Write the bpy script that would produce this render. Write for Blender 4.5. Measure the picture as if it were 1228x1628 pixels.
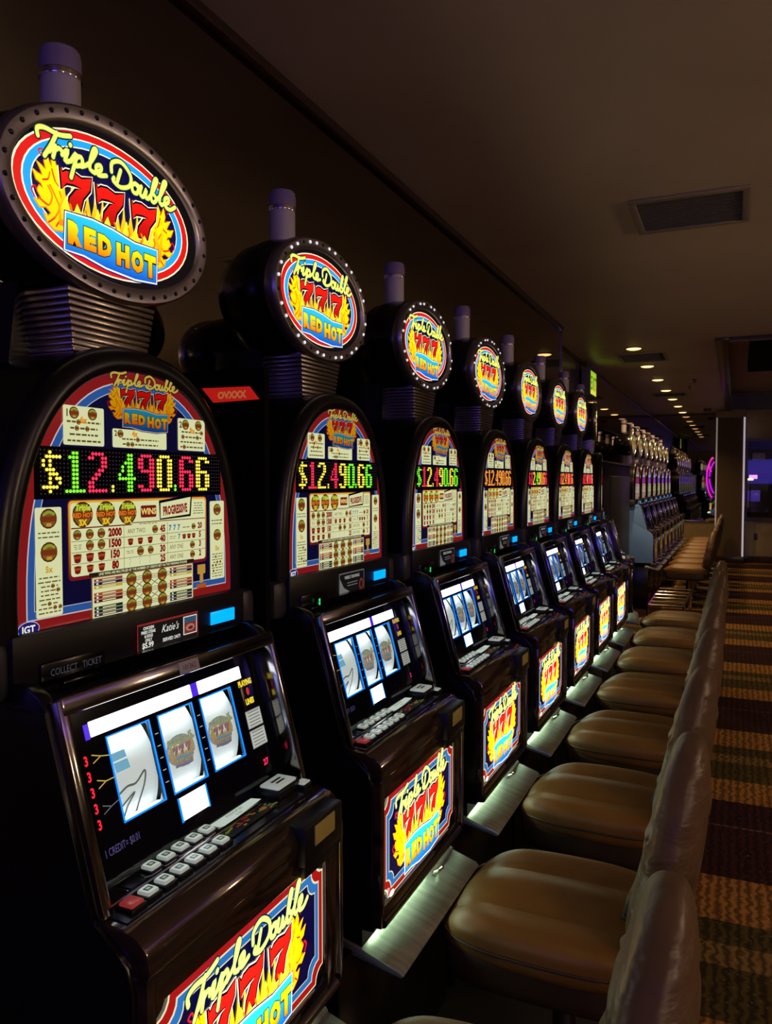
import bpy, bmesh, math, random
from mathutils import Vector, Matrix

for o in list(bpy.data.objects): bpy.data.objects.remove(o, do_unlink=True)
SC = bpy.context.scene
C = SC.collection
PI = math.pi
random.seed(7)

# ------------------------------------------------------------------ camera
F_PX, CX, CY, VPX, VPY = 1250.0, 614.0, 814.0, 1170.0, 765.0
pitch = math.atan((CY - VPY) / F_PX)
yaw = math.atan((VPX - CX) * math.cos(pitch) / F_PX)
cam = bpy.data.cameras.new('camera')
cam.sensor_fit = 'VERTICAL'; cam.sensor_height = 24.0
cam.lens = 24.0 * F_PX / 1628.0
cam.clip_start = 0.02; cam.clip_end = 100
camo = bpy.data.objects.new('camera', cam); C.objects.link(camo)
camo.location = (0, 0, 1.55)
camo.rotation_euler = (PI / 2 - pitch, 0, yaw)
SC.camera = camo

# ------------------------------------------------------------------ world, exposure
SC.view_settings.view_transform = 'Standard'; SC.view_settings.look = 'None'
SC.view_settings.gamma = 1.0; SC.view_settings.exposure = 0.0
SC.view_settings.use_curve_mapping = False
SC.cycles.use_denoising = True
SC.cycles.max_bounces = 7; SC.cycles.diffuse_bounces = 3; SC.cycles.glossy_bounces = 5
SC.cycles.transparent_max_bounces = 12
SC.cycles.sample_clamp_indirect = 3.0
SC.cycles.caustics_reflective = False; SC.cycles.caustics_refractive = False
w = bpy.data.worlds.new('world'); SC.world = w; w.use_nodes = True
w.node_tree.nodes['Background'].inputs[0].default_value = (0.010, 0.008, 0.007, 1)
w.node_tree.nodes['Background'].inputs[1].default_value = 0.5

AMBER = (1.0, 0.62, 0.26)
CAN_W = 88.0          # ceiling can lights
GLOBE_FILL = 74.0        # emission of the unseen globes added off to the right to light the ceiling
VIOLET_TUBE = 3.0            # unseen violet tube added off to the right for violet reflections

# ------------------------------------------------------------------ materials
def lin(c):
    return tuple(((v / 255) / 12.92 if v / 255 <= 0.04045 else ((v / 255 + 0.055) / 1.055) ** 2.4) for v in c[:3])

MATS = {}
def mat(name, col, rough=0.5, metal=0.0, spec=0.5, emis=None, es=0.0, coat=0.0):
    if name in MATS: return MATS[name]
    m = bpy.data.materials.new(name); m.use_nodes = True
    b = m.node_tree.nodes['Principled BSDF']
    b.inputs['Base Color'].default_value = (*col, 1); b.inputs['Roughness'].default_value = rough
    b.inputs['Metallic'].default_value = metal; b.inputs['Specular IOR Level'].default_value = spec
    b.inputs['Coat Weight'].default_value = coat
    if emis: b.inputs['Emission Color'].default_value = (*emis, 1); b.inputs['Emission Strength'].default_value = es
    MATS[name] = m; return m

def bump(m, scale, strength, kind='noise', detail=3, dist=0.01, coord='Object', stretch=None):
    nt = m.node_tree; b = nt.nodes['Principled BSDF']
    tc = nt.nodes.new('ShaderNodeTexCoord'); src = tc.outputs[coord]
    if stretch:
        mp = nt.nodes.new('ShaderNodeMapping'); mp.inputs['Scale'].default_value = stretch
        nt.links.new(src, mp.inputs[0]); src = mp.outputs[0]
    if kind == 'noise':
        t = nt.nodes.new('ShaderNodeTexNoise'); t.inputs['Detail'].default_value = detail; out = t.outputs[0]
    else:
        t = nt.nodes.new('ShaderNodeTexVoronoi'); out = t.outputs[0]
    t.inputs['Scale'].default_value = scale
    nt.links.new(src, t.inputs['Vector'])
    bn = nt.nodes.new('ShaderNodeBump'); bn.inputs['Strength'].default_value = strength
    bn.inputs['Distance'].default_value = dist
    nt.links.new(out, bn.inputs['Height']); nt.links.new(bn.outputs[0], b.inputs['Normal'])
    return m

def vary(m, c1, c2, scale, stretch=None, detail=4, lo=0.35, hi=0.65):
    nt = m.node_tree; b = nt.nodes['Principled BSDF']
    tc = nt.nodes.new('ShaderNodeTexCoord'); src = tc.outputs['Object']
    if stretch:
        mp = nt.nodes.new('ShaderNodeMapping'); mp.inputs['Scale'].default_value = stretch
        nt.links.new(src, mp.inputs[0]); src = mp.outputs[0]
    t = nt.nodes.new('ShaderNodeTexNoise'); t.inputs['Scale'].default_value = scale; t.inputs['Detail'].default_value = detail
    nt.links.new(src, t.inputs['Vector'])
    r = nt.nodes.new('ShaderNodeValToRGB'); r.color_ramp.elements[0].color = (*c1, 1); r.color_ramp.elements[1].color = (*c2, 1)
    r.color_ramp.elements[0].position = lo; r.color_ramp.elements[1].position = hi
    nt.links.new(t.outputs[0], r.inputs[0]); nt.links.new(r.outputs[0], b.inputs['Base Color'])
    return m

def mat_print(name, strength, rough=0.08, spec=0.5):
    """flat print on glass lit from behind (or dim print when strength is low): colour comes from the mesh's own colours"""
    if name in MATS: return MATS[name]
    m = mat(name, (0.004, 0.004, 0.005), rough, 0, spec)
    nt = m.node_tree; b = nt.nodes['Principled BSDF']
    a = nt.nodes.new('ShaderNodeAttribute'); a.attribute_name = 'Col'
    nt.links.new(a.outputs['Color'], b.inputs['Emission Color']); b.inputs['Emission Strength'].default_value = strength
    return m

def mat_paint(name, rough=0.35):
    """unlit print: mesh colours as base colour"""
    if name in MATS: return MATS[name]
    m = mat(name, (0.5, 0.5, 0.5), rough)
    a = m.node_tree.nodes.new('ShaderNodeAttribute'); a.attribute_name = 'Col'
    m.node_tree.links.new(a.outputs['Color'], m.node_tree.nodes['Principled BSDF'].inputs['Base Color'])
    return m

def mat_pane(name):
    if name in MATS: return MATS[name]
    m = bpy.data.materials.new(name); m.use_nodes = True; nt = m.node_tree; nt.nodes.clear()
    o = nt.nodes.new('ShaderNodeOutputMaterial'); mx = nt.nodes.new('ShaderNodeMixShader')
    tr = nt.nodes.new('ShaderNodeBsdfTransparent'); g = nt.nodes.new('ShaderNodeBsdfGlossy')
    g.inputs['Roughness'].default_value = 0.03; lw = nt.nodes.new('ShaderNodeLayerWeight'); lw.inputs[0].default_value = 0.5
    pw = nt.nodes.new('ShaderNodeMath'); pw.operation = 'POWER'; pw.inputs[1].default_value = 4.0; nt.links.new(lw.outputs['Facing'], pw.inputs[0])
    fr = nt.nodes.new('ShaderNodeMath'); fr.operation = 'MULTIPLY_ADD'; fr.inputs[1].default_value = 0.6; fr.inputs[2].default_value = 0.03; nt.links.new(pw.outputs[0], fr.inputs[0])
    nt.links.new(fr.outputs[0], mx.inputs[0]); nt.links.new(tr.outputs[0], mx.inputs[1]); nt.links.new(g.outputs[0], mx.inputs[2])
    nt.links.new(mx.outputs[0], o.inputs[0]); MATS[name] = m; return m

black = mat('black_gloss_laminate', (0.0035, 0.0035, 0.0042), 0.22, 0, 0.45)
black2 = mat('black_plastic', (0.004, 0.004, 0.006), 0.4, 0, 0.35)
rimblk = mat('black_rim_plastic', (0.004, 0.004, 0.005), 0.28, 0, 0.35)
greyp = mat('grey_plastic', (0.030, 0.030, 0.036), 0.4)
chrome = bump(mat('chrome', (0.62, 0.58, 0.52), 0.12, 1.0), 30, 0.08, dist=0.002)
dchrome = bump(mat('dark_chrome', (0.30, 0.285, 0.275), 0.15, 1.0), 25, 0.12, dist=0.002)
rib_m = mat('ribbed_nickel', (0.5, 0.46, 0.40), 0.28, 1.0)
ring_m = mat('topper_ring_nickel', (0.36, 0.34, 0.33), 0.3, 0.9)
brown_m = vary(bump(mat('dark_burl_lacquer', (0.03, 0.02, 0.015), 0.13, 0.35, 0.6, coat=0.8), 6, 0.06, dist=0.01),
               (0.012, 0.008, 0.006), (0.060, 0.036, 0.024), 5, (1, 1, 6))
deck_m = mat('dark_deck_metal', (0.045, 0.038, 0.036), 0.24, 0.6, 0.5)
steel = vary(bump(mat('brushed_steel', (0.5, 0.53, 0.47), 0.34, 0.75), 60, 0.1, dist=0.001, stretch=(12, 1, 1)),
             (0.36, 0.40, 0.34), (0.50, 0.55, 0.47), 9, (8, 1, 1))
btn_m = mat('button_cap_lit', (0.55, 0.6, 0.55), 0.3, emis=(0.62, 0.72, 0.62), es=0.30)
btn_red = mat('button_cap_red', (0.3, 0.04, 0.03), 0.3, emis=(0.5, 0.05, 0.04), es=0.35)
reel_m = mat('reel_strip', (0.72, 0.78, 0.74), 0.5, emis=(0.66, 0.80, 0.76), es=0.62)
lampw = mat('lamp_white', (0.8, 0.8, 0.85), 0.4, emis=(0.86, 0.93, 1.0), es=3.2)
tubew = mat('reel_tube_lamp', (0.8, 0.8, 0.85), 0.4, emis=(0.85, 0.97, 1.0), es=34)
undl = mat('under_lamp_glow', (0.8, 0.8, 0.8), 0.4, emis=(0.72, 1.0, 0.66), es=12.0)
blue_halo = mat('blue_lit_rim', (0.0, 0.05, 0.3), 0.3, emis=(0.0, 0.24, 1.0), es=1.3)
violet_glow = mat('violet_lit_end', (0.05, 0.0, 0.3), 0.3, emis=(0.06, 0.01, 0.75), es=1.0)
bluelcd = mat('blue_display_lit', (0.0, 0.1, 0.3), 0.2, emis=(0.0, 0.26, 1.0), es=1.9)
greenlit = mat('green_arrow_lit', (0, 0.3, 0.1), 0.3, emis=(0.05, 0.9, 0.2), es=0.8)
bulb_on = mat('bulb_lit', (0.9, 0.9, 0.9), 0.3, emis=(0.95, 0.93, 1.0), es=0.8)
bulb_off = mat('bulb_unlit', (0.012, 0.011, 0.012), 0.3)
tower_w = mat('frosted_white_lens', (0.50, 0.47, 0.52), 0.4)
tower_v = mat('frosted_violet_lens', (0.24, 0.19, 0.36), 0.35)
pane_m = mat_pane('clear_glass')
sign_p = mat_print('lit_sign_print', 1.25)
belly_p = mat_print('lit_belly_print', 2.3)
pay_p = mat_print('lit_pay_glass_print', 0.80, 0.05, 0.6)
led_p = mat_print('led_dots', 2.1)
dim_p = mat_print('dim_print', 0.35, 0.2)
digit_p = mat_print('digit_lit', 1.5)
paint_p = mat_paint('card_print')

# ------------------------------------------------------------------ object helpers
def link(name, mesh, parent=None):
    o = bpy.data.objects.new(name, mesh); C.objects.link(o)
    if parent: o.parent = parent
    return o

CACHE = {}
def cached(key, fn):
    if key not in CACHE: CACHE[key] = fn()
    return CACHE[key]

def empty(name, loc, rz=0):
    o = bpy.data.objects.new(name, None); C.objects.link(o)
    o.location = loc; o.rotation_euler = (0, 0, rz); o.empty_display_size = 0.1
    return o

def tag(o, label=None, cat=None, group=None, kind=None):
    if label: o['label'] = label
    if cat: o['category'] = cat
    if group: o['group'] = group
    if kind: o['kind'] = kind
    return o

def bm_mesh(bm, m, smooth=True, angle=40):
    me = bpy.data.meshes.new('mesh')
    bmesh.ops.recalc_face_normals(bm, faces=bm.faces)
    for f in bm.faces: f.smooth = smooth
    if smooth:
        th = math.radians(angle)
        for e in bm.edges:
            if len(e.link_faces) == 2 and e.calc_face_angle(0) > th: e.smooth = False
    bm.to_mesh(me); bm.free()
    for x in (m if isinstance(m, (list, tuple)) else [m]): me.materials.append(x)
    return me

def box(bm, x0, x1, y0, y1, z0, z1, bev=0.0, M=None, seg=2, mi=0):
    vs = [bm.verts.new((x, y, z)) for x in (x0, x1) for y in (y0, y1) for z in (z0, z1)]
    F = [(0, 1, 3, 2), (4, 6, 7, 5), (0, 4, 5, 1), (2, 3, 7, 6), (0, 2, 6, 4), (1, 5, 7, 3)]
    fs = [bm.faces.new([vs[i] for i in f]) for f in F]
    for f in fs: f.material_index = mi
    allv = vs
    if bev > 0:
        es = list({e for f in fs for e in f.edges})
        r = bmesh.ops.bevel(bm, geom=es, offset=bev, segments=seg, affect='EDGES', profile=0.5)
        allv = list({v for f in r['faces'] for v in f.verts} | {v for v in vs if v.is_valid})
    if M is not None:
        for v in allv: v.co = M @ v.co
    return allv

def mbox(m, *a, **k):
    bm = bmesh.new(); box(bm, *a, **k); return bm_mesh(bm, m)

def boxes(m, lst, M=None, bev=0.0):
    bm = bmesh.new()
    for b in lst: box(bm, *b[:6], bev=(b[6] if len(b) > 6 else bev), M=M)
    return bm_mesh(bm, m)

def prism(bm, prof, x0, x1, bev=0.0, axis='x', mi=0):
    """profile of 2D points extruded along an axis; axis x: prof=(y,z); y: prof=(x,z); z: prof=(x,y)"""
    def P(a, p):
        return {'x': (a, p[0], p[1]), 'y': (p[0], a, p[1]), 'z': (p[0], p[1], a)}[axis]
    A = [bm.verts.new(P(x0, p)) for p in prof]; B = [bm.verts.new(P(x1, p)) for p in prof]
    n = len(prof); fs = [bm.faces.new(A), bm.faces.new(B[::-1])]
    for i in range(n): fs.append(bm.faces.new((A[i], B[i], B[(i + 1) % n], A[(i + 1) % n])))
    for f in fs: f.material_index = mi
    if bev > 0:
        es = list(fs[0].edges) + list(fs[1].edges)
        bmesh.ops.bevel(bm, geom=es, offset=bev, segments=2, affect='EDGES', profile=0.5)

def mprism(m, prof, x0, x1, bev=0.0, axis='x'):
    bm = bmesh.new(); prism(bm, prof, x0, x1, bev, axis); return bm_mesh(bm, m)

def lathe(bm, prof, seg=24, M=None, sx=1.0, sy=1.0):
    """prof = (r, z) list"""
    rings = []
    for r, z in prof:
        rings.append([bm.verts.new((r * sx * math.cos(2 * PI * k / seg), r * sy * math.sin(2 * PI * k / seg), z)) for k in range(seg)])
    for a, b in zip(rings, rings[1:]):
        for k in range(seg): bm.faces.new((a[k], a[(k + 1) % seg], b[(k + 1) % seg], b[k]))
    if prof[0][0] > 1e-5: bm.faces.new(rings[0][::-1])
    if prof[-1][0] > 1e-5: bm.faces.new(rings[-1])
    if M is not None:
        for r in rings:
            for v in r: v.co = M @ v.co

def mlathe(m, prof, seg=24, M=None, sx=1.0, sy=1.0):
    bm = bmesh.new(); lathe(bm, prof, seg, M, sx, sy); return bm_mesh(bm, m)

def tube(bm, path, r, seg=8, closed=False):
    pts = [Vector(p) for p in path]; rings = []; n = len(pts)
    up = None
    for i, p in enumerate(pts):
        a = pts[(i - 1) % n] if (closed or i > 0) else p
        b = pts[(i + 1) % n] if (closed or i < n - 1) else p
        t = (b - a).normalized()
        if up is None:
            up = Vector((0, 0, 1)) if abs(t.z) < 0.9 else Vector((1, 0, 0))
        s = t.cross(up).normalized(); up = s.cross(t).normalized()
        rings.append([bm.verts.new(p + (s * math.cos(2 * PI * k / seg) + up * math.sin(2 * PI * k / seg)) * r) for k in range(seg)])
    for i in range(n if closed else n - 1):
        a, b = rings[i], rings[(i + 1) % n]
        for k in range(seg): bm.faces.new((a[k], a[(k + 1) % seg], b[(k + 1) % seg], b[k]))
    if not closed: bm.faces.new(rings[0][::-1]); bm.faces.new(rings[-1])

def mtube(m, path, r, seg=8, closed=False):
    bm = bmesh.new(); tube(bm, path, r, seg, closed); return bm_mesh(bm, m)

# ------------------------------------------------------------------ flat print (vector art as thin coloured layers)
GL = {}
def glyphs(s, off=0.0):
    k = (s, off)
    if k in GL: return GL[k]
    cu = bpy.data.curves.new('t', 'FONT'); cu.body = s; cu.size = 1.0; cu.resolution_u = 2; cu.offset = off
    o = bpy.data.objects.new('t', cu); C.objects.link(o)
    dg = bpy.context.evaluated_depsgraph_get(); dg.update()
    me = o.evaluated_get(dg).to_mesh()
    vs = [(v.co.x, v.co.y) for v in me.vertices]; fs = [tuple(p.vertices) for p in me.polygons]
    o.evaluated_get(dg).to_mesh_clear(); bpy.data.objects.remove(o); bpy.data.curves.remove(cu)
    GL[k] = (vs, fs); return GL[k]

class Art:
    def __init__(s): s.v = []; s.f = []; s.c = []
    def raw(s, vs, fs, col, layer, col2=None):
        n = len(s.v); zs = [p[1] for p in vs]; lo, hi = min(zs), max(zs)
        for p in vs:
            s.v.append((p[0], p[1], layer))
            if col2 is None: s.c.append(col)
            else:
                t = (p[1] - lo) / max(1e-9, hi - lo); s.c.append(tuple(col2[i] * (1 - t) + col[i] * t for i in range(3)))
        for f in fs: s.f.append(tuple(i + n for i in f))
    def poly(s, pts, col, layer, col2=None): s.raw(pts, [tuple(range(len(pts)))], col, layer, col2)
    def rect(s, x0, x1, z0, z1, col, layer, col2=None, r=0.0):
        if r <= 0: s.poly([(x0, z0), (x1, z0), (x1, z1), (x0, z1)], col, layer, col2); return
        pts = []
        for cx, cz, a0 in ((x1 - r, z0 + r, -90), (x1 - r, z1 - r, 0), (x0 + r, z1 - r, 90), (x0 + r, z0 + r, 180)):
            for k in range(4):
                a = math.radians(a0 + 30 * k); pts.append((cx + r * math.cos(a), cz + r * math.sin(a)))
        s.poly(pts, col, layer, col2)
    def ell(s, cx, cz, a, b, col, layer, n=16, col2=None):
        s.poly([(cx + a * math.cos(2 * PI * k / n), cz + b * math.sin(2 * PI * k / n)) for k in range(n)], col, layer, col2)
    def stroke(s, pts, wd, col, layer, closed=False, smooth=True, col2=None):
        P = [Vector(p) for p in pts]
        if smooth and len(P) > 2:
            Q = []; n = len(P); rng = n if closed else n - 1
            for i in range(rng):
                p0 = P[(i - 1) % n] if (closed or i > 0) else P[i]; p1 = P[i]; p2 = P[(i + 1) % n]
                p3 = P[(i + 2) % n] if (closed or i + 2 < n) else p2
                for k in range(4):
                    t = k / 4
                    Q.append(0.5 * ((2 * p1) + (p2 - p0) * t + (2 * p0 - 5 * p1 + 4 * p2 - p3) * t * t + (3 * p1 - p0 - 3 * p2 + p3) * t ** 3))
            if not closed: Q.append(P[-1])
            P = Q
        h = wd / 2; n = len(P); L = []; R = []
        for i in range(n):
            a = P[(i - 1) % n] if (closed or i > 0) else P[i]; b = P[(i + 1) % n] if (closed or i < n - 1) else P[i]
            d = b - a
            if d.length < 1e-9: d = Vector((1, 0))
            d.normalize(); nn = Vector((-d.y, d.x)) * h
            L.append(P[i] + nn); R.append(P[i] - nn)
        vs = [tuple(p) for p in L + R]; m = n if closed else n - 1
        fs = [(i, (i + 1) % n, n + (i + 1) % n, n + i) for i in range(m)]
        s.raw(vs, fs, col, layer, col2)
        if not closed and wd > 0.0015:
            for e in (P[0], P[-1]): s.ell(e.x, e.y, h, h, col, layer, 8)
    def text(s, t, x, z, size, col, layer, off=0.0, sx=1.0, center=False, col2=None, skew=0.0, rot=0.0):
        vs, fs = glyphs(t, off)
        if not vs: return
        w_ = max(p[0] for p in vs) + min(p[0] for p in vs); ox = -w_ / 2 if center else 0
        c_, s_ = math.cos(rot), math.sin(rot); o = []
        for p in vs:
            a, b = ((p[0] + ox) * sx + p[1] * skew) * size, p[1] * size
            o.append((x + a * c_ - b * s_, z + a * s_ + b * c_))
        s.raw(o, fs, col, layer, col2)
    def fit(s, t, x0, x1, z0, z1, col, layer, off=0.0, col2=None):
        vs, fs = glyphs(t, off)
        a, b = min(p[0] for p in vs), max(p[0] for p in vs); c, d = min(p[1] for p in vs), max(p[1] for p in vs)
        s.raw([(x0 + (p[0] - a) / (b - a) * (x1 - x0), z0 + (p[1] - c) / (d - c) * (z1 - z0)) for p in vs], fs, col, layer, col2)
    def add(s, other, fn, dl=0):
        n = len(s.v)
        for v in other.v:
            a, b = fn(v[0], v[1]); s.v.append((a, b, v[2] + dl))
        s.c += other.c; s.f += [tuple(i + n for i in f) for f in other.f]
    def mesh(s, m, fn, step=0.00022):
        """fn(u, z, lift) -> 3D"""
        me = bpy.data.meshes.new('print')
        me.from_pydata([fn(a, b, l * step) for a, b, l in s.v], [], s.f)
        at = me.color_attributes.new('Col', 'FLOAT_COLOR', 'POINT')
        buf = []
        for c in s.c: buf += [c[0], c[1], c[2], 1.0]
        at.data.foreach_set('color', buf)
        me.materials.append(m); me.update(); return me

RED = lin((214, 22, 20)); CREAM = lin((255, 250, 205)); CYAN = lin((30, 160, 235)); NAVY = lin((14, 10, 62)); BLK = (0, 0, 0)
YEL = lin((255, 244, 0)); ORG = lin((255, 120, 10)); DRED = lin((120, 14, 14)); WHT = lin((255, 255, 245)); LY = lin((255, 252, 110))
PALE = lin((236, 238, 190)); GRN = (0.05, 0.9, 0.02)

def make_logo(bright=1.0):
    A = Art()
    # flames
    fl = [(-.112, -.066), (-.138, -.070), (-.152, -.062), (-.158, -.049), (-.150, -.053), (-.144, -.046), (-.154, -.039), (-.166, -.043), (-.177, -.033), (-.169, -.034), (-.163, -.028), (-.171, -.019), (-.166, -.011),
          (-.159, -.014), (-.163, -.006), (-.172, -.003), (-.179, .011), (-.170, .006), (-.160, .006), (-.163, .014), (-.171, .025), (-.161, .020), (-.153, .017), (-.156, .029), (-.152, .044), (-.147, .031),
          (-.141, .024), (-.142, .034), (-.137, .043), (-.134, .031), (-.126, .028), (-.120, .0), (-.112, -.03)]
    mir = lambda P: [(-.031 - p[0], p[1]) for p in P][::-1]
    for P in (fl, mir(fl)):
        A.stroke(P, .0045, lin((255, 130, 0)), 5, closed=True, smooth=False)
        A.poly(P, YEL, 6, lin((255, 205, 0)))
    for dx, m_ in ((0, 1), (0, -1)):
        for S in ([(-.168, -.03), (-.150, -.036), (-.142, -.02), (-.150, -.006)], [(-.150, -.062), (-.138, -.052), (-.128, -.034), (-.136, -.018), (-.146, -.004)],
                  [(-.160, .0), (-.150, .004), (-.146, .016)], [(-.135, -.064), (-.126, -.05), (-.12, -.03), (-.127, -.008)], [(-.142, .022), (-.136, .006), (-.128, .0)]):
            P = S if m_ == 1 else [(-.031 - p[0], p[1]) for p in S]
            A.stroke(P, .0030, ORG, 7); A.stroke(P[:2], .0022, RED, 8)
        for S in ([(-.176, -.03), (-.182, -.022), (-.176, -.014), (-.172, -.02)], [(-.162, .036), (-.168, .042), (-.160, .046), (-.157, .040)]):
            P = S if m_ == 1 else [(-.031 - p[0], p[1]) for p in S]
            A.stroke(P, .0026, RED, 7)
    back = [(-.130, -.06)]
    for i in range(15):
        x = -.128 + i * .0168
        back += [(x, -.028), (x + .006, -.008), (x + .0095, .014 + .010 * math.sin(i * 1.9)), (x + .012, -.006)]
    back.append((.110, -.06))
    A.poly(back, lin((255, 236, 30)), 8.2, lin((255, 130, 0)))
    top = [(-.126, -.05)]
    xs = [(-.126 + i * .0113) for i in range(21)]
    for i, x in enumerate(xs): top.append((x, (-.016 + .007 * math.sin(i * 2.1)) if i % 2 else (-.036 + .004 * math.cos(i * 1.7))))
    top.append((.102, -.05))
    A.poly(top, lin((255, 250, 60)), 13, lin((255, 200, 0)))
    for i in range(7):
        x = -.11 + i * .033
        A.stroke([(x, -.04), (x + .006, -.032), (x + .003, -.022)], .004, ORG, 14)
    # three sevens
    S7 = [(0, .002), (.004, -.006), (.012, -.001), (.026, .001), (.045, -.003), (.066, .005), (.062, -.016), (.047, -.034), (.041, -.056), (.014, -.058),
          (.019, -.041), (.032, -.025), (.044, -.018), (.028, -.017), (.012, -.020), (.003, -.032)]
    for i, x0 in enumerate((-.126, -.050, .034)):
        P = [(x0 + p[0], .030 + p[1]) for p in S7]
        A.stroke(P, .011, CREAM, 9, closed=True, smooth=False)
        A.stroke(P, .007, BLK, 10, closed=True, smooth=False)
        A.poly(P, lin((250, 26, 16)), 11, lin((170, 12, 10)))
    # banner
    B = [(-.117, -.037), (-.06, -.033), (-.013, -.036), (.04, -.044), (.099, -.041), (.096, -.101), (.04, -.106), (-.031, -.103), (-.08, -.095), (-.120, -.096)]
    A.stroke(B, .010, lin((8, 20, 110)), 15, closed=True, smooth=False)
    A.stroke(B, .0055, CREAM, 16, closed=True, smooth=False)
    A.poly(B, lin((40, 200, 250)), 17, lin((10, 80, 200)))
    for ch, xa, xb, za, zb in (('R', -.114, -.084, -.085, -.047), ('E', -.080, -.053, -.085, -.048), ('D', -.049, -.017, -.086, -.050), ('H', -.006, .026, -.092, -.053), ('O', .030, .062, -.094, -.055), ('T', .064, .095, -.095, -.054)):
        A.fit(ch, xa - .0015, xb + .0015, za - .0015, zb + .0015, lin((50, 8, 4)), 18, .13)
        A.fit(ch, xa, xb, za, zb, lin((255, 238, 10)), 19, .075, lin((255, 120, 0)))
    # script lettering
    W = [[(-.171, .062), (-.172, .073), (-.158, .079), (-.13, .079), (-.106, .086)], [(-.134, .080), (-.145, .058), (-.159, .036)],
         [(-.150, .046), (-.137, .060), (-.142, .040)], [(-.141, .050), (-.130, .058), (-.122, .054)],
         [(-.124, .050), (-.112, .062), (-.118, .043), (-.106, .047)], [(-.107, .0715), (-.106, .0725)],
         [(-.106, .047), (-.093, .063), (-.106, .021)], [(-.096, .056), (-.084, .061), (-.082, .050), (-.095, .043)],
         [(-.084, .046), (-.066, .058), (-.050, .083), (-.057, .083), (-.066, .052), (-.055, .046)],
         [(-.055, .047), (-.041, .055), (-.041, .063), (-.051, .058), (-.047, .046), (-.028, .051)],
         [(.006, .072), (-.004, .046)], [(-.016, .062), (-.014, .078), (.008, .086), (.030, .072), (.028, .053), (.006, .043), (-.012, .048), (-.010, .054)],
         [(.042, .062), (.034, .056), (.036, .046), (.046, .046), (.050, .056), (.042, .062), (.056, .059)],
         [(.058, .062), (.054, .049), (.062, .045), (.071, .061), (.068, .047), (.076, .046)],
         [(.076, .047), (.088, .062), (.100, .086), (.093, .085), (.083, .052), (.089, .044), (.098, .052), (.091, .058)],
         [(.098, .052), (.110, .064), (.125, .090), (.117, .088), (.106, .054), (.112, .046)],
         [(.112, .047), (.130, .056), (.131, .065), (.121, .060), (.123, .047), (.136, .045), (.150, .054)]]
    for P in W:
        A.stroke(P, .0125, lin((6, 12, 60)), 20)
        A.stroke(P, .0082, lin((150, 200, 40)), 21)
        A.stroke(P, .0060, LY, 22)
    return A
LOGO = make_logo()

def art_topper():
    A = Art()
    A.ell(0, 0, .222, .129, (0.002, 0.002, 0.003), 0, 48)
    for a, b, c, l in ((.206, .1135, CREAM, 1), (.2025, .111, RED, 2), (.188, .100, CREAM, 3), (.185, .098, CYAN, 4), (.171, .0875, CREAM, 4.5), (.169, .0855, NAVY, 4.8)):
        A.ell(-.012, -.002, a, b, c, l, 48)
    A.add(LOGO, lambda x, z: (x, z), 1)
    return A

def notch_rect(x0, x1, z0, z1, r):
    pts = []
    for cx, cz, a0 in ((x0, z0, 90), (x1, z0, 180), (x1, z1, 270), (x0, z1, 0)):
        for k in range(5):
            a = math.radians(a0 - 22.5 * k); pts.append((cx + r * math.cos(a), cz + r * math.sin(a)))
    return pts

def art_belly():
    A = Art()
    x0, x1, z0, z1 = -.252, .218, .606, .844
    for i, (ins, c) in enumerate(((0, CREAM), (.003, DRED if False else lin((190, 24, 24))), (.016, CREAM), (.019, lin((50, 130, 210))), (.031, CREAM), (.033, NAVY))):
        A.poly(notch_rect(x0 + ins, x1 - ins, z0 + ins, z1 - ins, .027), tuple(v * .36 for v in c), i)
    A.add(LOGO, lambda x, z: (1.06 * (x + .012) - .020, .732 + z * 1.16), 2)
    A.ell(-.215, .616, .014, .007, WHT, 26, 12); A.text('IGT', -.215, .6125, .010, lin((20, 30, 140)), 27, center=True)
    return A

def arch_pt(t, a=.262, b=.375, z0=1.36, zb=1.345, n=2.35):
    """outline of the arch from bottom-left over the top to bottom-right, t 0..1"""
    if t < .12: k = t / .12; return (-a, zb + (z0 - zb) * k)
    if t > .88: k = (t - .88) / .12; return (a, z0 + (zb - z0) * k)
    an = PI - PI * (t - .12) / .76
    c_, s_ = math.cos(an), math.sin(an)
    return (a * math.copysign(abs(c_) ** (2 / n), c_), z0 + b * abs(s_) ** (2 / n))

def arch(a, b, zb, N=56): return [arch_pt(i / N, a, b, 1.36, zb) for i in range(N + 1)]

PAYC = lin((232, 236, 180)); INK = lin((96, 78, 40)); MAR = lin((120, 24, 20)); GOLD = lin((196, 150, 60)); OLV = lin((150, 120, 50))

def medal(A, x, z, r, L, big=False):
    A.ell(x, z, r, r * .95, lin((70, 34, 12)), L, 14)
    A.ell(x, z, r * .86, r * .82, lin((128, 92, 34)), L + 1, 14)
    A.rect(x - r * .95, x + r * .95, z - r * .30, z + r * .22, lin((124, 52, 22)), L + 2)
    A.stroke([(x - r * .6, z + r * .38), (x, z + r * .62), (x + r * .6, z + r * .42)], r * .26, lin((150, 160, 50)), L + 3)
    if big:
        A.text('Triple', x, z + r * .30, r * .62, lin((210, 235, 60)), L + 4, center=True, off=.03)
        A.text('RED HOT', x, z - r * .2, r * .46, lin((250, 130, 30)), L + 4, center=True, off=.03)
        A.text('3X', x, z - r * .80, r * .62, lin((255, 210, 40)), L + 4, center=True, off=.05)
    else: A.rect(x - r * .3, x + r * .3, z - r * .72, z - r * .42, lin((210, 150, 50)), L + 3)

def badge(A, x, z, r, L):
    A.poly([(x - r, z + r * .6), (x, z + r * .75), (x + r, z + r * .6), (x + r * .7, z - r * .8), (x, z - r), (x - r * .7, z - r * .8)], MAR, L)
    A.rect(x - r * .9, x + r * .9, z - r * .2, z + r * .3, lin((170, 70, 30)), L + 1)

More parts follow.
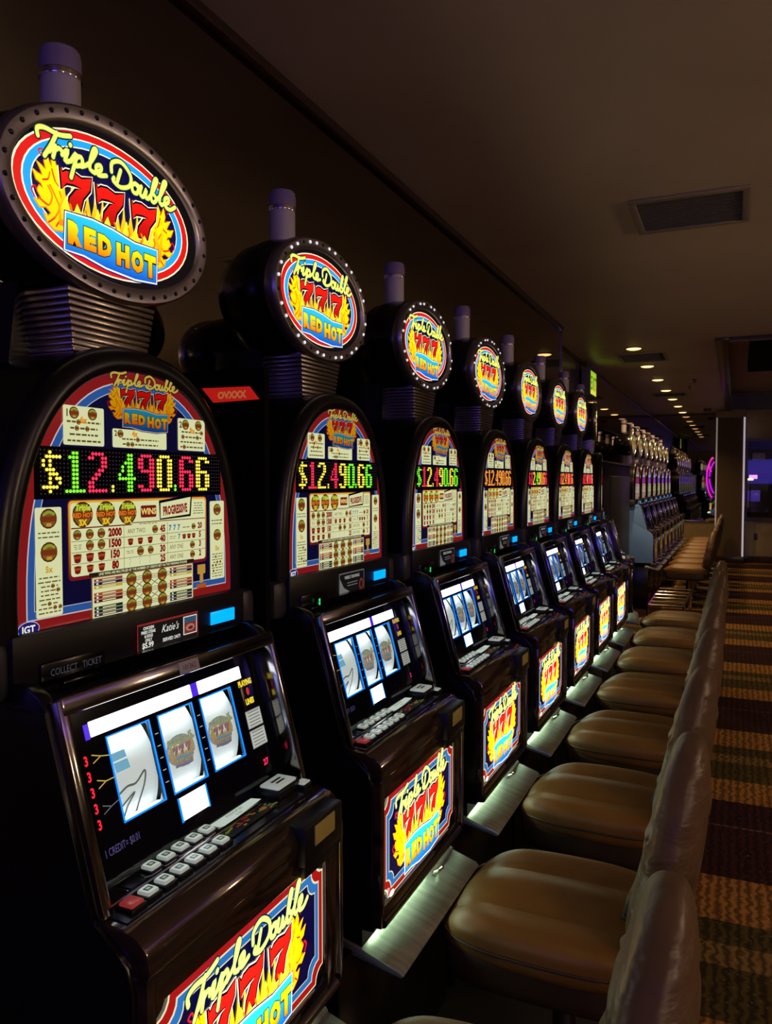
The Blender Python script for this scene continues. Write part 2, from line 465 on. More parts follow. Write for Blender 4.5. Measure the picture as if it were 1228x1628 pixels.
def fine_print(A, x0, x1, z0, z1, rows, L, rnd, medals=0):
    dz = (z1 - z0) / rows
    for i in range(rows):
        z = z1 - (i + .5) * dz; h = dz * .30
        ins = rnd.uniform(.02, .16) * (x1 - x0); x = x0 + ins; e = x1 - ins
        while x < e:
            wd = rnd.uniform(.004, .011)
            if medals and rnd.random() < .13: medal(A, min(x + .003, e), z, min(.0045, dz * .55), L + 1); x += .010; continue
            A.rect(x, min(x + wd, e), z - h / 2, z + h / 2, INK, L); x += wd + .0022

def art_pay():
    A = Art(); rnd = random.Random(3)
    for i, (d, c) in enumerate(((0, lin((70, 60, 70))), (.0018, lin((138, 24, 26))), (.0175, lin((210, 200, 200))), (.0195, lin((44, 88, 160))), (.031, lin((170, 180, 200))), (.0325, lin((12, 10, 48))))):
        A.poly(arch(.262 - d, .375 - d, 1.328 + d * .95), c, i)
    A.rect(-.228, .228, 1.523, 1.6025, BLK, 7)
    # small logo over a dark glow
    k0 = len(A.c); A.add(LOGO, lambda x, z: (.016 + .52 * x, 1.6885 + .50 * z), 4)
    A.c[k0:] = [(c[0] * .62, c[1] * .42, c[2] * .40) for c in A.c[k0:]]
    L = 9
    for x0, x1, z0, z1, rows in ((-.172, -.087, 1.606, 1.667, 6), (-.068, .066, 1.606, 1.637, 3), (.098, .178, 1.607, 1.666, 6)):
        A.rect(x0, x1, z0, z1, PAYC, L, r=.003)
        fine_print(A, x0 + .003, x1 - .003, z0 + .002, z1 - (.020 if rows > 3 else .012), rows - 1 - (rows > 3), L + 1, rnd, 1)
        if rows > 3:
            A.text('1' if x0 < 0 else '2', x0 + .004, z1 - .017, .016, INK, L + 1, off=.03)
            medal(A, x0 + .022, z1 - .011, .010, L + 1); medal(A, x0 + .060, z1 - .011, .010, L + 1)
            A.text('6x' if x0 < 0 else '9x', x0 + .041, z1 - .026, .014, lin((240, 150, 20)), L + 3, off=.05, center=True)
        else:
            A.text('2', x0 + .004, z1 - .012, .013, INK, L + 1, off=.03); medal(A, x0 + .018, z1 - .008, .007, L + 1)
            A.text('4x', x0 + .052, z1 - .011, .013, lin((240, 150, 20)), L + 3, off=.05, center=True)
    for x0, x1, z0 in ((-.228, -.178, 1.347), (.192, .238, 1.357)):
        A.rect(x0, x1, z0, 1.511, PAYC, L, r=.003); xm = (x0 + x1) / 2; rr = .016 if x0 < 0 else .012
        for zz in (1.494, 1.444): medal(A, xm, zz, rr, L + 1, big=False)
        fine_print(A, x0 + .003, x1 - .003, 1.463, 1.476, 2, L + 1, rnd)
        A.text('5x', xm, 1.4135, .013, lin((215, 165, 30)), L + 1, off=.04, center=True)
        fine_print(A, x0 + .003, x1 - .003, z0 + .003, 1.409, 9, L + 1, rnd, 1)
    # centre table
    A.rect(-.166, .181, 1.395, 1.521, lin((150, 40, 30)), L, r=.008, col2=lin((120, 20, 30)))
    A.rect(-.1645, .1795, 1.40, 1.5195, lin((240, 180, 40)), L + 1, r=.007, col2=lin((110, 20, 24)))
    A.rect(-.161, .176, 1.401, 1.516, PAYC, L + 2, r=.006)
    for x in (-.136, -.086, -.036): medal(A, x, 1.4975, .0215, L + 3, True)
    A.rect(-.004, .036, 1.487, 1.508, MAR, L + 3, r=.003); A.text('WINS', .016, 1.4925, .015, lin((255, 220, 120)), L + 4, off=.03, center=True)
    A.poly([(.045, 1.481), (.132, 1.4845), (.1365, 1.5255), (.043, 1.5155)], BLK, L + 3)
    A.poly([(.047, 1.4835), (.128, 1.4885), (.1318, 1.5205), (.047, 1.511)], PAYC, L + 4)
    A.text('PROGRESSIVE', .0880, 1.4915, .0215, lin((150, 16, 14)), L + 5, off=.05, center=True, rot=.07, sx=.52)
    fine_print(A, .138, .172, 1.487, 1.511, 5, L + 3, rnd)
    A.rect(-.160, -.026, 1.4755, 1.4775, MAR, L + 3); A.rect(-.026, .176, 1.4785, 1.4800, MAR, L + 3)
    fine_print(A, -.015, .045, 1.4745, 1.4785, 1, L + 3, rnd)
    for z in (1.4560, 1.4385, 1.4205): A.rect(-.160, .176, z - .0004, z + .0004, INK, L + 3)
    for x in (-.0455, .0655): A.rect(x - .0004, x + .0004, 1.403, 1.476, INK, L + 3)
    R = lin((140, 16, 14))
    for k, (s_, z) in enumerate((('2000', 1.4605), ('1500', 1.4425), ('150', 1.4245), ('80', 1.4065))):
        A.text(s_, -.066, z - .0005, .0178, R, L + 4, off=.06, center=True, sx=.85)
        for j, x in enumerate((-.148, -.122, -.097)):
            if k == 1 and j == 0: fine_print(A, -.156, -.138, z, z + .009, 3, L + 4, rnd); continue
            (medal if k < 2 else badge)(A, x, z + .0055, .0085 if k < 3 else .0075, L + 4)
    for k, (s_, z) in enumerate((('45', 1.4605), ('40', 1.4430), ('30', 1.4250), ('25', 1.4075))):
        A.text(s_, .052, z - .0005, .0165, R, L + 4, off=.055, center=True, sx=.85)
        if k == 0: A.text('ANY TWO', -.037, z + .001, .0115, INK, L + 4, sx=.80); medal(A, .032, z + .005, .0075, L + 4)
        elif k == 1:
            for x in (-.030, -.006, .019): badge(A, x, z + .005, .0068, L + 4)
        elif k == 2: fine_print(A, -.042, -.020, z + .002, z + .008, 2, L + 4, rnd); medal(A, -.006, z + .005, .0085, L + 4); medal(A, .020, z + .005, .0075, L + 4)
        else:
            for x in (-.030, -.006, .019): A.text('7', x, z, .0150, INK, L + 4, center=True); A.text('7', x + .0006, z + .0003, .0138, WHT, L + 5, center=True)
    for k, (s_, z) in enumerate((('20', 1.4610), ('5', 1.4440), ('3', 1.4265), ('2', 1.4085))):
        A.text(s_, .159, z, .0150, R, L + 4, off=.05, center=True, sx=.85)
        if k == 0:
            for x in (.073, .085, .097): A.text('7', x, z, .0135, lin((30, 120, 170)), L + 4, off=.04, center=True)
            medal(A, .140, z + .004, .006, L + 4); fine_print(A, .106, .130, z + .001, z + .006, 1, L + 4, rnd)
        elif k == 1:
            A.text('7', .098, z, .0125, lin((30, 120, 170)), L + 4, off=.04, center=True)
            for x in (.112, .126, .140): badge(A, x, z + .004, .0055, L + 4)
            fine_print(A, .070, .090, z, z + .007, 2, L + 4, rnd)
        else: A.text('ANY ONE', .071, z, .0115, INK, L + 4, sx=.75); medal(A, .136, z + .004, .0072, L + 4)
    A.rect(-.125, .140, 1.3965, 1.4035, lin((40, 26, 20)), L + 5)
    A.text('LINE WINS ARE MULTIPLIED BY THE NUMBER OF CREDITS BET ON THE WINNING PAYLINE', .0075, 1.3980, .0058, PAYC, L + 6, off=.02, center=True, sx=.94)
    # payline grid card
    A.rect(-.119, .1385, 1.3275, 1.3965, lin((150, 110, 70)), L, r=.002); A.rect(-.117, .1365, 1.3295, 1.3945, PAYC, L + 1, r=.002)
    cols = [lin((150, 70, 60)), lin((40, 24, 80)), lin((200, 170, 50)), None, lin((170, 80, 30)), lin((140, 40, 30)), lin((90, 26, 30)), None, lin((20, 50, 40)), lin((16, 36, 34)), lin((70, 40, 70))]
    for side in (-1, 1):
        for i, c in enumerate(cols):
            if c is None: continue
            z = 1.3925 - i * .0056
            xa, xb = (-.114, -.050) if side < 0 else (.071, .134)
            A.rect(xa, xb, z - .0050, z, c, L + 2)
            A.rect(xa + .018, xa + .048, z - .0037, z - .0016, lin((230, 220, 170)), L + 3)
            A.rect(xa + .005, xa + .009, z - .0037, z - .0012, WHT, L + 3)
    gx = (-.029, .010, .050); gz = (1.3835, 1.3615, 1.3395)
    for z in gz:
        for d in (-.003, .0, .003): A.rect(-.050, .071, z + d - .0004, z + d + .0004, INK, L + 2)
    for i in (0, 1):
        for j in (0, 1):
            for s_ in (0, 1): A.stroke([(gx[i], gz[j + s_]), (gx[i + 1], gz[j + 1 - s_])], .0012, INK, L + 2, smooth=False)
    for x in gx:
        for z in gz: medal(A, x, z, .0125, L + 3)
    # little trophy seal right of the grid
    A.rect(.152, .176, 1.372, 1.390, GOLD, L, r=.002); A.rect(.159, .169, 1.355, 1.372, GOLD, L); A.rect(.150, .178, 1.345, 1.353, lin((180, 90, 30)), L)
    A.ell(-.243, 1.3345, .020, .0115, lin((190, 190, 220)), L + 3, 18); A.ell(-.243, 1.3345, .0185, .0102, lin((30, 24, 110)), L + 4, 18)
    A.text('IGT', -.243, 1.3290, .0150, WHT, L + 5, off=.03, center=True)
    return A

FONT = {'$': ["..#...", ".#####", "#.#...", "#.#...", ".###..", "..###.", "..#.##", "..#..#", "#####.", "..#..."],
        '1': ["..##..", ".###..", "..##..", "..##..", "..##..", "..##..", "..##..", "..##..", "..##..", "######"],
        '2': [".####.", "##..##", "....##", "....##", "...##.", "..##..", ".##...", "##....", "##....", "######"],
        '4': ["...##.", "...##.", "..###.", ".#.##.", ".#.##.", "#..##.", "######", "...##.", "...##.", "...##."],
        '9': [".####.", "##..##", "##..##", "##..##", ".#####", "....##", "....##", "....##", "##..##", ".####."],
        '0': [".####.", "##..##", "##..##", "##..##", "##..##", "##..##", "##..##", "##..##", "##..##", ".####."],
        '6': [".####.", "##..##", "##....", "##....", "#####.", "##..##", "##..##", "##..##", "##..##", ".####."],
        '.': ["#."] * 0 + ["..", "..", "..", "..", "..", "..", "..", "..", "#.", "#."]}
LEDX = {0: -.213, 1: -.169, 2: -.122, 3: -.071, 4: -.055, 5: -.008, 6: .040, 7: .0865, 8: .101, 9: .150}
LC = {'r': (1.0, .02, .06), 'g': (.16, 1.0, .02), 'y': (1.0, .72, .05), 'o': (1.0, .32, .04)}
def art_led(cols):
    A = Art()
    for i, ch in enumerate('$12.490.66'):
        for r, row in enumerate(FONT[ch]):
            for c, k in enumerate(row):
                if k == '#': A.ell(LEDX[i] + c * (.0062 if ch == '$' else .0070) + .002, 1.5935 - r * .00655, .0031, .0027, LC[cols[i]], 0, 6)
    for r in range(11):
        for c in range(60):
            A.ell(-.216 + c * .0074, 1.5967 - r * .00655, .0016, .0014, (.022, .014, .022), -.8, 4)
    return A

# ------------------------------------------------------------------ the slot machine
# local frame: x = along the row (viewer's right), -y = towards the player, z up; the face planes come from the photograph
fr_y = lambda y: (lambda u, z, l: (u, y - l, z))
def PP(u, v, w_=0.0):       # reel panel frame: u across, v up the slope, w outwards
    return Vector((u, -.225 + .268 * v - .964 * w_, .967 + .964 * v + .268 * w_))
PM = Matrix(((1, 0, 0, 0), (0, .268, -.964, -.225), (0, .964, .268, .967), (0, 0, 0, 1)))

def m_cab():
    bm = bmesh.new()
    prism(bm, [(.33, .56), (-.262, .56), (-.262, .93), (-.115, .932), (-.040, 1.20), (-.095, 1.262), (.33, 1.262)], -.262, .262)
    return bm_mesh(bm, black)
def m_cheek(m):
    prof = [(.335, .555), (-.285, .555), (-.285, .872), (-.276, .905), (-.250, .932), (-.212, .955), (-.140, 1.232), (-.125, 1.252), (-.10, 1.265), (.335, 1.265)]
    bm = bmesh.new(); prism(bm, prof, .262, .284, .004); return bm_mesh(bm, m)
def m_frame():
    bm = bmesh.new()
    for a in ((-.276, -.258, -.012, .290, -.03, .004), (.258, .276, -.012, .290, -.03, .004), (-.270, .270, .266, .292, -.028, .006), (-.262, .262, -.012, -.004, -.045, -.012)):
        box(bm, a[0], a[1], a[2], a[3], a[4], a[5], bev=.0035, M=PM)
    return bm_mesh(bm, dchrome)
WIN = [(-.156, -.064), (-.039, .047), (.073, .163)]
def m_panel():
    us = [-.262, -.156, -.064, -.039, .047, .073, .163, .262]; vs = [-.004, .081, .210, .275]
    bm = bmesh.new()
    for i in range(7):
        for j in range(3):
            if j == 1 and i in (1, 3, 5): continue
            box(bm, us[i], us[i + 1], vs[j], vs[j + 1], -.050, -.045, M=PM)
    return bm_mesh(bm, mat('reel_glass_black', (0.004, 0.004, 0.008), 0.07, 0, 0.5), smooth=False)
def m_reel():
    bm = bmesh.new(); n = 16; R = .13
    A = []
    for i in range(n + 1):
        a = math.radians(-40 + 80 * i / n)
        A.append([bm.verts.new(PM @ Vector((x, .146 + R * math.sin(a), -.052 - R + R * math.cos(a)))) for x in (-.0515, .0515)])
    for i in range(n): bm.faces.new((A[i][0], A[i][1], A[i + 1][1], A[i + 1][0]))
    return bm_mesh(bm, reel_m)
def reelmap(u, v, l):
    R = .13; a = (v - .146) / R
    return PM @ Vector((u, .146 + (R + l) * math.sin(a), -.052 - R + (R + .0006 + l) * math.cos(a)))
def art_reel(kind):
    A = Art()
    if kind == 0:
        A.rect(-.036, -.006, .152, .182, lin((120, 185, 215)), 1); 
        for P in ([(-.042, .118), (-.02, .126), (0, .125), (.022, .138), (.020, .122), (.008, .095), (.004, .078)], [(-.042, .092), (-.022, .104), (-.004, .112), (-.018, .096), (-.024, .078)]):
            A.stroke(P, .0036, lin((88, 98, 94)), 1)
    else:
        A.ell(0, .142, .037, .026, lin((150, 160, 150)), 0.5, 20)
        B = Art(); B.add(LOGO, lambda x, z: (.004 + x * .21, .142 + z * .26), 0)
        g = .24 if kind == 1 else .14
        B.c = [tuple(.20 * (1 - .6) + .6 * c * .5 + g * .25 for c in k) for k in B.c]
        A.add(B, lambda x, z: (x, z), 1)
    return A
def m_lampstrip(u0, u1): return mbox(lampw, u0, u1, .219, .242, -.047, -.0435, bev=.001, M=PM)
def m_halos():  # blue lens halo round the windows, modelled as glowing strips
    bm = bmesh.new(); t = .0028
    for a, b in WIN:
        for bx in ((a - t, a, .079, .212), (b, b + t, .079, .212), (a, b, .079, .0815), (a, b, .2095, .212)):
            box(bm, *bx[:4], -.0475, -.044, M=PM)
    for bx in ((-.038, -.034, .031, .071), (.034, .038, .031, .071)): box(bm, *bx, -.0475, -.044, M=PM)
    return bm_mesh(bm, blue_halo, smooth=False)
def art_reelglass(first):
    A = Art(); VI = lin((70, 60, 130))
    for i in range(5): A.text('3' if first else '2', -.205, .182 - i * .0235, .020, (1.0, .015, .03), 2, off=.03, center=True, sx=.8)
    A.text('27' if first else '2', .222, .044, .016, (1.0, .02, .1), 2, off=.03, center=True)
    for i, v in enumerate((.188, .150, .112)):
        for d in (.010, -.010): A.stroke([(-.192, v + d * .6), (-.176, v), (-.159, v + (i - 1) * .004)], .0016, lin((170, 140, 60)) if i < 2 else lin((80, 80, 90)), 2, smooth=False)
    if not first:
        for v in (.190, .150): A.ell(-.186, v, .008, .010, lin((230, 190, 20)), 2, 12); A.ell(-.186, v, .005, .007, BLK, 3, 12)
    A.text('1 CREDIT= $0.01', -.208, .046, .0165, lin((66, 58, 96)), 2, sx=.62)
    for u in (-.0515, .060):
        for v in (.105, .125, .145, .165, .185): A.rect(u - .004, u + .004, v - .0006, v + .0006, lin((170, 170, 160)), 2)
    G = lin((205, 180, 40))
    A.text('PLAYING', .213, .203, .0145, G, 2, off=.06, center=True, sx=.75); A.ell(.216, .190, .005, .008, lin((160, 40, 30)), 2, 10)
    A.text('LINES', .216, .166, .0145, G, 2, off=.06, center=True, sx=.75)
    for v0, v1 in ((.120, .154), (.082, .116)):
        A.rect(.192, .242, v0, v1, lin((120, 122, 116)), 2); A.rect(.194, .240, v0 + .002, v1 - .002, lin((150, 152, 144)), 3)
        for k in range(5): A.rect(.198, .236, v0 + .005 + k * .006, v0 + .0065 + k * .006, lin((60, 60, 60)), 4)
    return A

def rounded_btn(w_, d_, h_, bev=.003):
    return lambda: mbox(black2, -w_ / 2 - .003, w_ / 2 + .003, -d_ / 2 - .003, d_ / 2 + .003, -.004, h_ * .45, bev=.0015)

def door_mesh():
    bm = bmesh.new()
    box(bm, -.275, -.256, -.303, -.26, .560, .892, bev=.004); box(bm, .222, .275, -.303, -.26, .560, .892, bev=.004)
    box(bm, -.258, .224, -.303, -.26, .846, .892, bev=.003); box(bm, -.258, .224, -.303, -.26, .572, .604, bev=.003)
    box(bm, -.26, .226, -.293, -.262, .600, .850)
    return bm_mesh(bm, brown_m)
def deck_mesh():
    prof = [(-.15, .93), (-.150, .955), (-.262, .950), (-.284, .944), (-.298, .932), (-.306, .912), (-.306, .897), (-.300, .889), (-.26, .889)]
    bm = bmesh.new(); prism(bm, prof, -.275, .275, .004); return bm_mesh(bm, brown_m)

def arch_sweep(sec, m, a=.262, b=.375, zb=1.318, N=64, cap=True):
    """sweep a section (outward offset, y) along the arch outline"""
    base = [Vector(arch_pt(i / N, a, b, 1.36, zb)) for i in range(N + 1)]
    bm = bmesh.new(); rings = []
    for i, p in enumerate(base):
        q0 = base[max(0, i - 1)]; q1 = base[min(N, i + 1)]; d = (q1 - q0).normalized(); nn = Vector((-d.y, d.x))
        rings.append([bm.verts.new((p.x + nn.x * o, y, p.y + nn.y * o)) for o, y in sec])
    k = len(sec)
    for r0, r1 in zip(rings, rings[1:]):
        for j in range(k - 1): bm.faces.new((r0[j], r0[j + 1], r1[j + 1], r1[j]))
    bm.faces.new(rings[0]); bm.faces.new(rings[-1][::-1])
    if cap: bm.faces.new([r[-1] for r in rings]); bm.faces.new([r[0] for r in rings][::-1])
    return bm_mesh(bm, m)

def topper_body():
    bm = bmesh.new(); secs = [(0.0, .236, .144), (.02, .245, .152), (.07, .245, .158), (.13, .226, .150), (.18, .190, .126), (.215, .13, .086), (.23, .05, .03)]
    rings = []
    for y, a, b in secs: rings.append([bm.verts.new((a * math.cos(2 * PI * k / 48), y, 2.015 + b * math.sin(2 * PI * k / 48))) for k in range(48)])
    for r0, r1 in zip(rings, rings[1:]):
        for k in range(48): bm.faces.new((r0[k], r0[(k + 1) % 48], r1[(k + 1) % 48], r1[k]))
    bm.faces.new(rings[0]); bm.faces.new(rings[-1][::-1]); return bm_mesh(bm, black)
def topper_ring():
    bm = bmesh.new(); sec = [(-.030, -.012), (-.028, -.019), (-.022, -.0225), (-.004, -.021), (0, -.016), (.002, .0), (-.004, .012)]
    rings = []
    for k in range(72):
        a = 2 * PI * k / 72
        rings.append([bm.verts.new(((.248 + o) * math.cos(a), y, 2.015 + (.153 + o) * math.sin(a))) for o, y in sec])
    for k in range(72):
        r0, r1 = rings[k], rings[(k + 1) % 72]
        for j in range(len(sec) - 1): bm.faces.new((r0[j], r0[j + 1], r1[j + 1], r1[j]))
    return bm_mesh(bm, ring_m)
def topper_bulbs(lit):
    bm = bmesh.new()
    P = [(.235 * math.cos(2 * PI * k / 720), .140 * math.sin(2 * PI * k / 720)) for k in range(721)]
    S = [0]
    for p, q in zip(P, P[1:]): S.append(S[-1] + math.dist(p, q))
    n = 36; j = 0
    for i in range(n):
        s_ = (i + .5) * S[-1] / n
        while S[j] < s_: j += 1
        x, z = P[j]; nf = len(bm.faces)
        M = Matrix.Translation((x, -.021, 2.015 + z)) @ Matrix.Rotation(PI / 2, 4, 'X')
        lathe(bm, [(.0044, -.003), (.0042, .002), (.003, .0035), (.0, .0045)], 8, M)
        bm.faces.ensure_lookup_table()
        for f in bm.faces[nf:]: f.material_index = 0 if (lit and i % 3) else 1
    return bm_mesh(bm, [bulb_on, bulb_off])
def neck_mesh():
    bm = bmesh.new()
    for i in range(10):
        z0 = 1.765 + i * .0105; w0 = .088 + .0018 * i
        box(bm, -w0, w0, .0 - .0008 * i, .115, z0, z0 + .0082, bev=.002)
    box(bm, -.085, .085, .006, .11, 1.755, 1.875)
    return bm_mesh(bm, rib_m)
def neck_back():
    bm = bmesh.new(); prism(bm, [(-.13, 1.745), (.13, 1.745), (.11, 1.885), (-.11, 1.885)], .10, .25, .006, 'y'); return bm_mesh(bm, black)

POST1 = None
def art_poster(first):
    A = Art()
    if first:
        A.rect(-.036, .128, 1.247, 1.304, lin((150, 40, 40)), 0); A.rect(-.034, .126, 1.249, 1.300, lin((18, 18, 18)), 1)
        for i, t in enumerate(('CHICKEN', 'FRIED STEAK', '& EGGS', 'ONLY')): A.text(t, -.008, 1.2905 - i * .0085, .0088, WHT, 2, off=.03, center=True, sx=.72)
        A.text('$5.99', -.010, 1.252, .016, WHT, 2, off=.03, center=True, sx=.8)
        A.text("Katie's", .048, 1.276, .0230, WHT, 2, off=.0, center=True, skew=.3, sx=.75)
        A.text('SERVED 24/7!', .052, 1.2555, .0105, WHT, 2, off=.02, center=True, sx=.8)
        A.rect(.085, .124, 1.257, 1.298, WHT, 2); A.rect(.087, .122, 1.259, 1.296, lin((130, 50, 44)), 3)
        A.rect(.087, .122, 1.284, 1.296, lin((50, 90, 120)), 4); A.ell(.104, 1.272, .013, .008, lin((190, 120, 110)), 4, 14); A.ell(.105, 1.271, .007, .004, lin((90, 40, 30)), 5, 12)
    else:
        A.rect(-.045, .102, 1.252, 1.313, lin((150, 150, 150)), 0); A.rect(-.042, .099, 1.255, 1.310, lin((28, 28, 30)), 1)
        A.text('WEEKLY DRAWING', .028, 1.296, .0115, WHT, 2, off=.02, center=True, sx=.85)
        for k in range(2): A.rect(0, .06, 1.284 - k * .007, 1.286 - k * .007, lin((170, 170, 170)), 2)
        A.poly([(-.042, 1.255), (.03, 1.255), (-.02, 1.275), (-.042, 1.30)], lin((170, 170, 170)), 2)
        A.ell(.083, 1.274, .012, .016, lin((190, 70, 60)), 2, 14); A.ell(.083, 1.274, .007, .010, lin((30, 30, 30)), 3, 14)
    return A

def slot_machine(loc, rz, label, leds, group, first=False, detail=True, sidemat=None, lit=True, bulbs=True):
    t = empty('slot_machine', loc, rz); tag(t, label, 'slot machine', group)
    def part(name, key, fn, parent=None, lab=None):
        o = link(name, cached(key, fn), parent or t)
        if lab: o['label'] = lab
        return o
    part('cabinet', 'cab', m_cab)
    part('side_panel', 'cheekR', lambda: m_cheek(black))
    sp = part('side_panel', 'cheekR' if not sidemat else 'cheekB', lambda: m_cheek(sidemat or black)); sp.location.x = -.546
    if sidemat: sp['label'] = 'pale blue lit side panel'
    # belly door
    d = part('belly_door', 'door', door_mesh)
    part('belly_glass', 'belly%d' % lit, lambda: art_belly().mesh(belly_p if lit else mat_print('unlit_belly_print', .05), fr_y(-.2955)), d, 'backlit glass printed with flaming sevens' if lit else 'unlit glass printed with flaming sevens')
    part('door_rail', 'rail', lambda: mtube(dchrome, [(-.262, -.300, .5675), (.262, -.300, .5675)], .0105, 12), d)
    part('edge_trim', 'trimR', lambda: boxes(dchrome, [(.268, .279, -.309, -.296, .572, .888, .003)]), d)
    # bill acceptor
    b = part('bill_acceptor', 'bill', lambda: boxes(black2, [(.110, .252, -.322, -.28, .868, .942, .006), (.122, .238, -.314, -.29, .842, .872, .004)]))
    part('window', 'billw', lambda: mbox(mat('khaki_tag', (.42, .36, .09), .4), .140, .215, -.3245, -.321, .898, .934, bev=.001), b)
    # deck and buttons
    dk = part('button_deck', 'deck', deck_mesh)
    if detail:
        part('deck_plate', 'dplate', lambda: mprism(mat('deck_plate_black', (.012, .012, .012), .18), [(-.155, .9545), (-.155, .957), (-.258, .953), (-.258, .9495)], -.262, .262), dk)
        for i, (u, y) in enumerate([(-.135 + k * .0345, -.190) for k in range(5)] + [(-.195 + k * .0350, -.236) for k in range(6)]):
            o = part('button', 'btn', rounded_btn(.024, .024, .008), dk); o.location = (u, y, .9555)
            def cap():
                bm = bmesh.new(); box(bm, -.0113, .0113, -.0113, .0113, .002, .0085, bev=.0025)
                return bm_mesh(bm, btn_m)
            # the cap stays one mesh with its button: legend print on top
            c_ = Art(); c_.rect(-.0098, .0098, -.0098, .0098, lin((190, 205, 190)), 0, r=.003); c_.rect(-.0065, .0065, -.005, .005, lin((50, 60, 50)), 1); c_.rect(-.0035, .0035, -.0025, .0025, lin((160, 170, 160)), 2)
            o.data = cached('btnfull', lambda: join_meshes([CACHE['btn'], cap(), c_.mesh(mat_print('legend_print', .8, .3), lambda a, b_, l: (a, b_, .0088 + l))]))
        o = part('button', 'btnred', lambda: join_meshes([rounded_btn(.026, .026, .008)(), mbox(btn_red, -.0125, .0125, -.0125, .0125, .002, .0085, bev=.0025)]), dk, 'red lit button'); o.location = (-.229, -.236, .9555)
        o = part('button', 'btnblk', lambda: join_meshes([mbox(chrome, -.019, .019, -.019, .019, -.002, .002, bev=.001), mbox(black2, -.0165, .0165, -.0165, .0165, 0, .004, bev=.0015)]), dk, 'unlit black button with bright rim'); o.location = (-.184, -.192, .9555)
        o = part('button', 'btnbig', lambda: join_meshes([mbox(black2, -.038, .038, -.026, .026, -.004, .015, bev=.003), mbox(btn_m, -.033, .033, -.021, .021, .010, .020, bev=.003),
             boxes(mat('legend_dark', (.03, .04, .03), .4), [(-.016, .016, .003, .008, .0199, .0203), (-.014, .014, -.007, -.002, .0199, .0203)])]), dk, 'large raised play button'); o.location = (.203, -.208, .957)
        o = part('button', 'btnsm', lambda: join_meshes([mbox(black2, -.016, .016, -.013, .013, -.004, .006, bev=.002), mbox(btn_m, -.013, .013, -.010, .010, .004, .009, bev=.002)]), dk); o.location = (.248, -.236, .956)
        def label_card():
            A = Art(); A.poly([(.026, -.178), (.150, -.178), (.156, -.200), (.034, -.208), (.024, -.200)], lin((205, 220, 205)), 0)
            A.text('MAXIMUM BET', .088, -.191, .0095, lin((60, 70, 60)), 1, center=True, sx=.8); A.text('IS 200', .088, -.201, .0085, lin((60, 70, 60)), 1, center=True, sx=.8)
            return A.mesh(mat_print('label_lit', .75, .3), lambda a, b_, l: (a, b_, .9575 + l))
        part('bet_label', 'betlab', label_card, dk)
        def flower():
            A = Art(); rnd = random.Random(5)
            A.poly([(-.018, -.205), (.030, -.207), (.155, -.202), (.150, -.240), (.006, -.242)], lin((16, 18, 10)), 0)
            for k in range(34):
                u = rnd.uniform(-.005, .145); v = rnd.uniform(-.236, -.21); a = rnd.uniform(-.5, .8); l_ = rnd.uniform(.004, .012)
                A.stroke([(u, v), (u + l_ * math.cos(a), v + l_ * .5 * math.sin(a))], .004, rnd.choice([lin((150, 30, 30)), lin((60, 100, 40)), lin((170, 90, 30)), lin((90, 110, 60)), lin((140, 120, 40))]), 1 + k % 3)
            return A.mesh(mat_print('deck_art_print', .55, .25), lambda a, b_, l: (a, b_, .9565 + l))
        part('deck_graphic', 'deckart', flower, dk, 'red and green printed strip')
    # reel window
    fr = part('reel_bezel', 'frame', m_frame)
    rp = part('reel_glass', 'panel', m_panel)
    part('glass_pane', 'pane', lambda: mbox(pane_m, -.160, .168, .077, .214, -.0432, -.0428, M=PM), rp)
    if lit:
        q_ = part('reel_glass_print', 'rgp%d' % first, lambda: art_reelglass(first).mesh(digit_p if first else mat_print('digit_lit2', 1.0), lambda a, b_, l: PM @ Vector((a, b_, -.0449 + l))), rp); q_['kind'] = 'stuff'
        part('blue_rim', 'rims', m_halos, rp)
        part('lamp_strip', 'ls1', lambda: m_lampstrip(-.186, .054)); part('lamp_strip', 'ls2', lambda: m_lampstrip(.074, .205))
        part('violet_end', 'vend1', lambda: boxes(violet_glow, [(.056, .072, .219, .242, -.0475, -.0440)], M=PM)); part('violet_end', 'vend2', lambda: boxes(violet_glow, [(-.197, -.188, .217, .240, -.0475, -.0440)], M=PM))  # violet glow beside the lamp strips, modelled as lit pieces
        part('award_window', 'aw', lambda: mbox(lampw, -.034, .034, .033, .070, -.047, -.0435, bev=.001, M=PM))
        for k, (a, b_) in enumerate(WIN):
            r = part('reel', 'reel%d' % k, m_reel); r.location.x = (a + b_) / 2
            part('symbol', 'sym%d' % k, lambda k=k: art_reel(k).mesh(mat_print('reel_print', .8, .5), reelmap), r)
            part('tube_lamp', 'tube', lambda: mtube(tubew, [PM @ Vector((-.040, .2150, -.056)), PM @ Vector((.040, .2150, -.056))], .0035, 6), r)
            part('low_lamp', 'tubeb', lambda: mbox(lampw, -.042, .042, .0765, .0825, -.058, -.052, M=PM), r)
    else:
        for k, (a, b_) in enumerate(WIN):
            r = part('reel', 'reeld', lambda: bm_remat(m_reel(), mat('reel_unlit', (.25, .24, .3), .4))); r.location.x = (a + b_) / 2
    # middle fascia
    f = part('fascia', 'fascia', lambda: boxes(black2, [(-.284, .284, -.078, .10, 1.250, 1.330, .004), (-.284, .284, -.118, -.06, 1.222, 1.238, .005)]))
    part('display', 'blcd', lambda: mbox(bluelcd, .170, .247, -.0805, -.076, 1.272, 1.2965, bev=.001), f, 'glowing blue status display')
    part('promo_card', 'post%d' % first, lambda: art_poster(first).mesh(mat_print('poster_print%d' % first, .75 if first else .34, .3), lambda u, z, l: (u, -.0805 - l, 1.2600 + (z - 1.247) * .82 if first else z)), f)
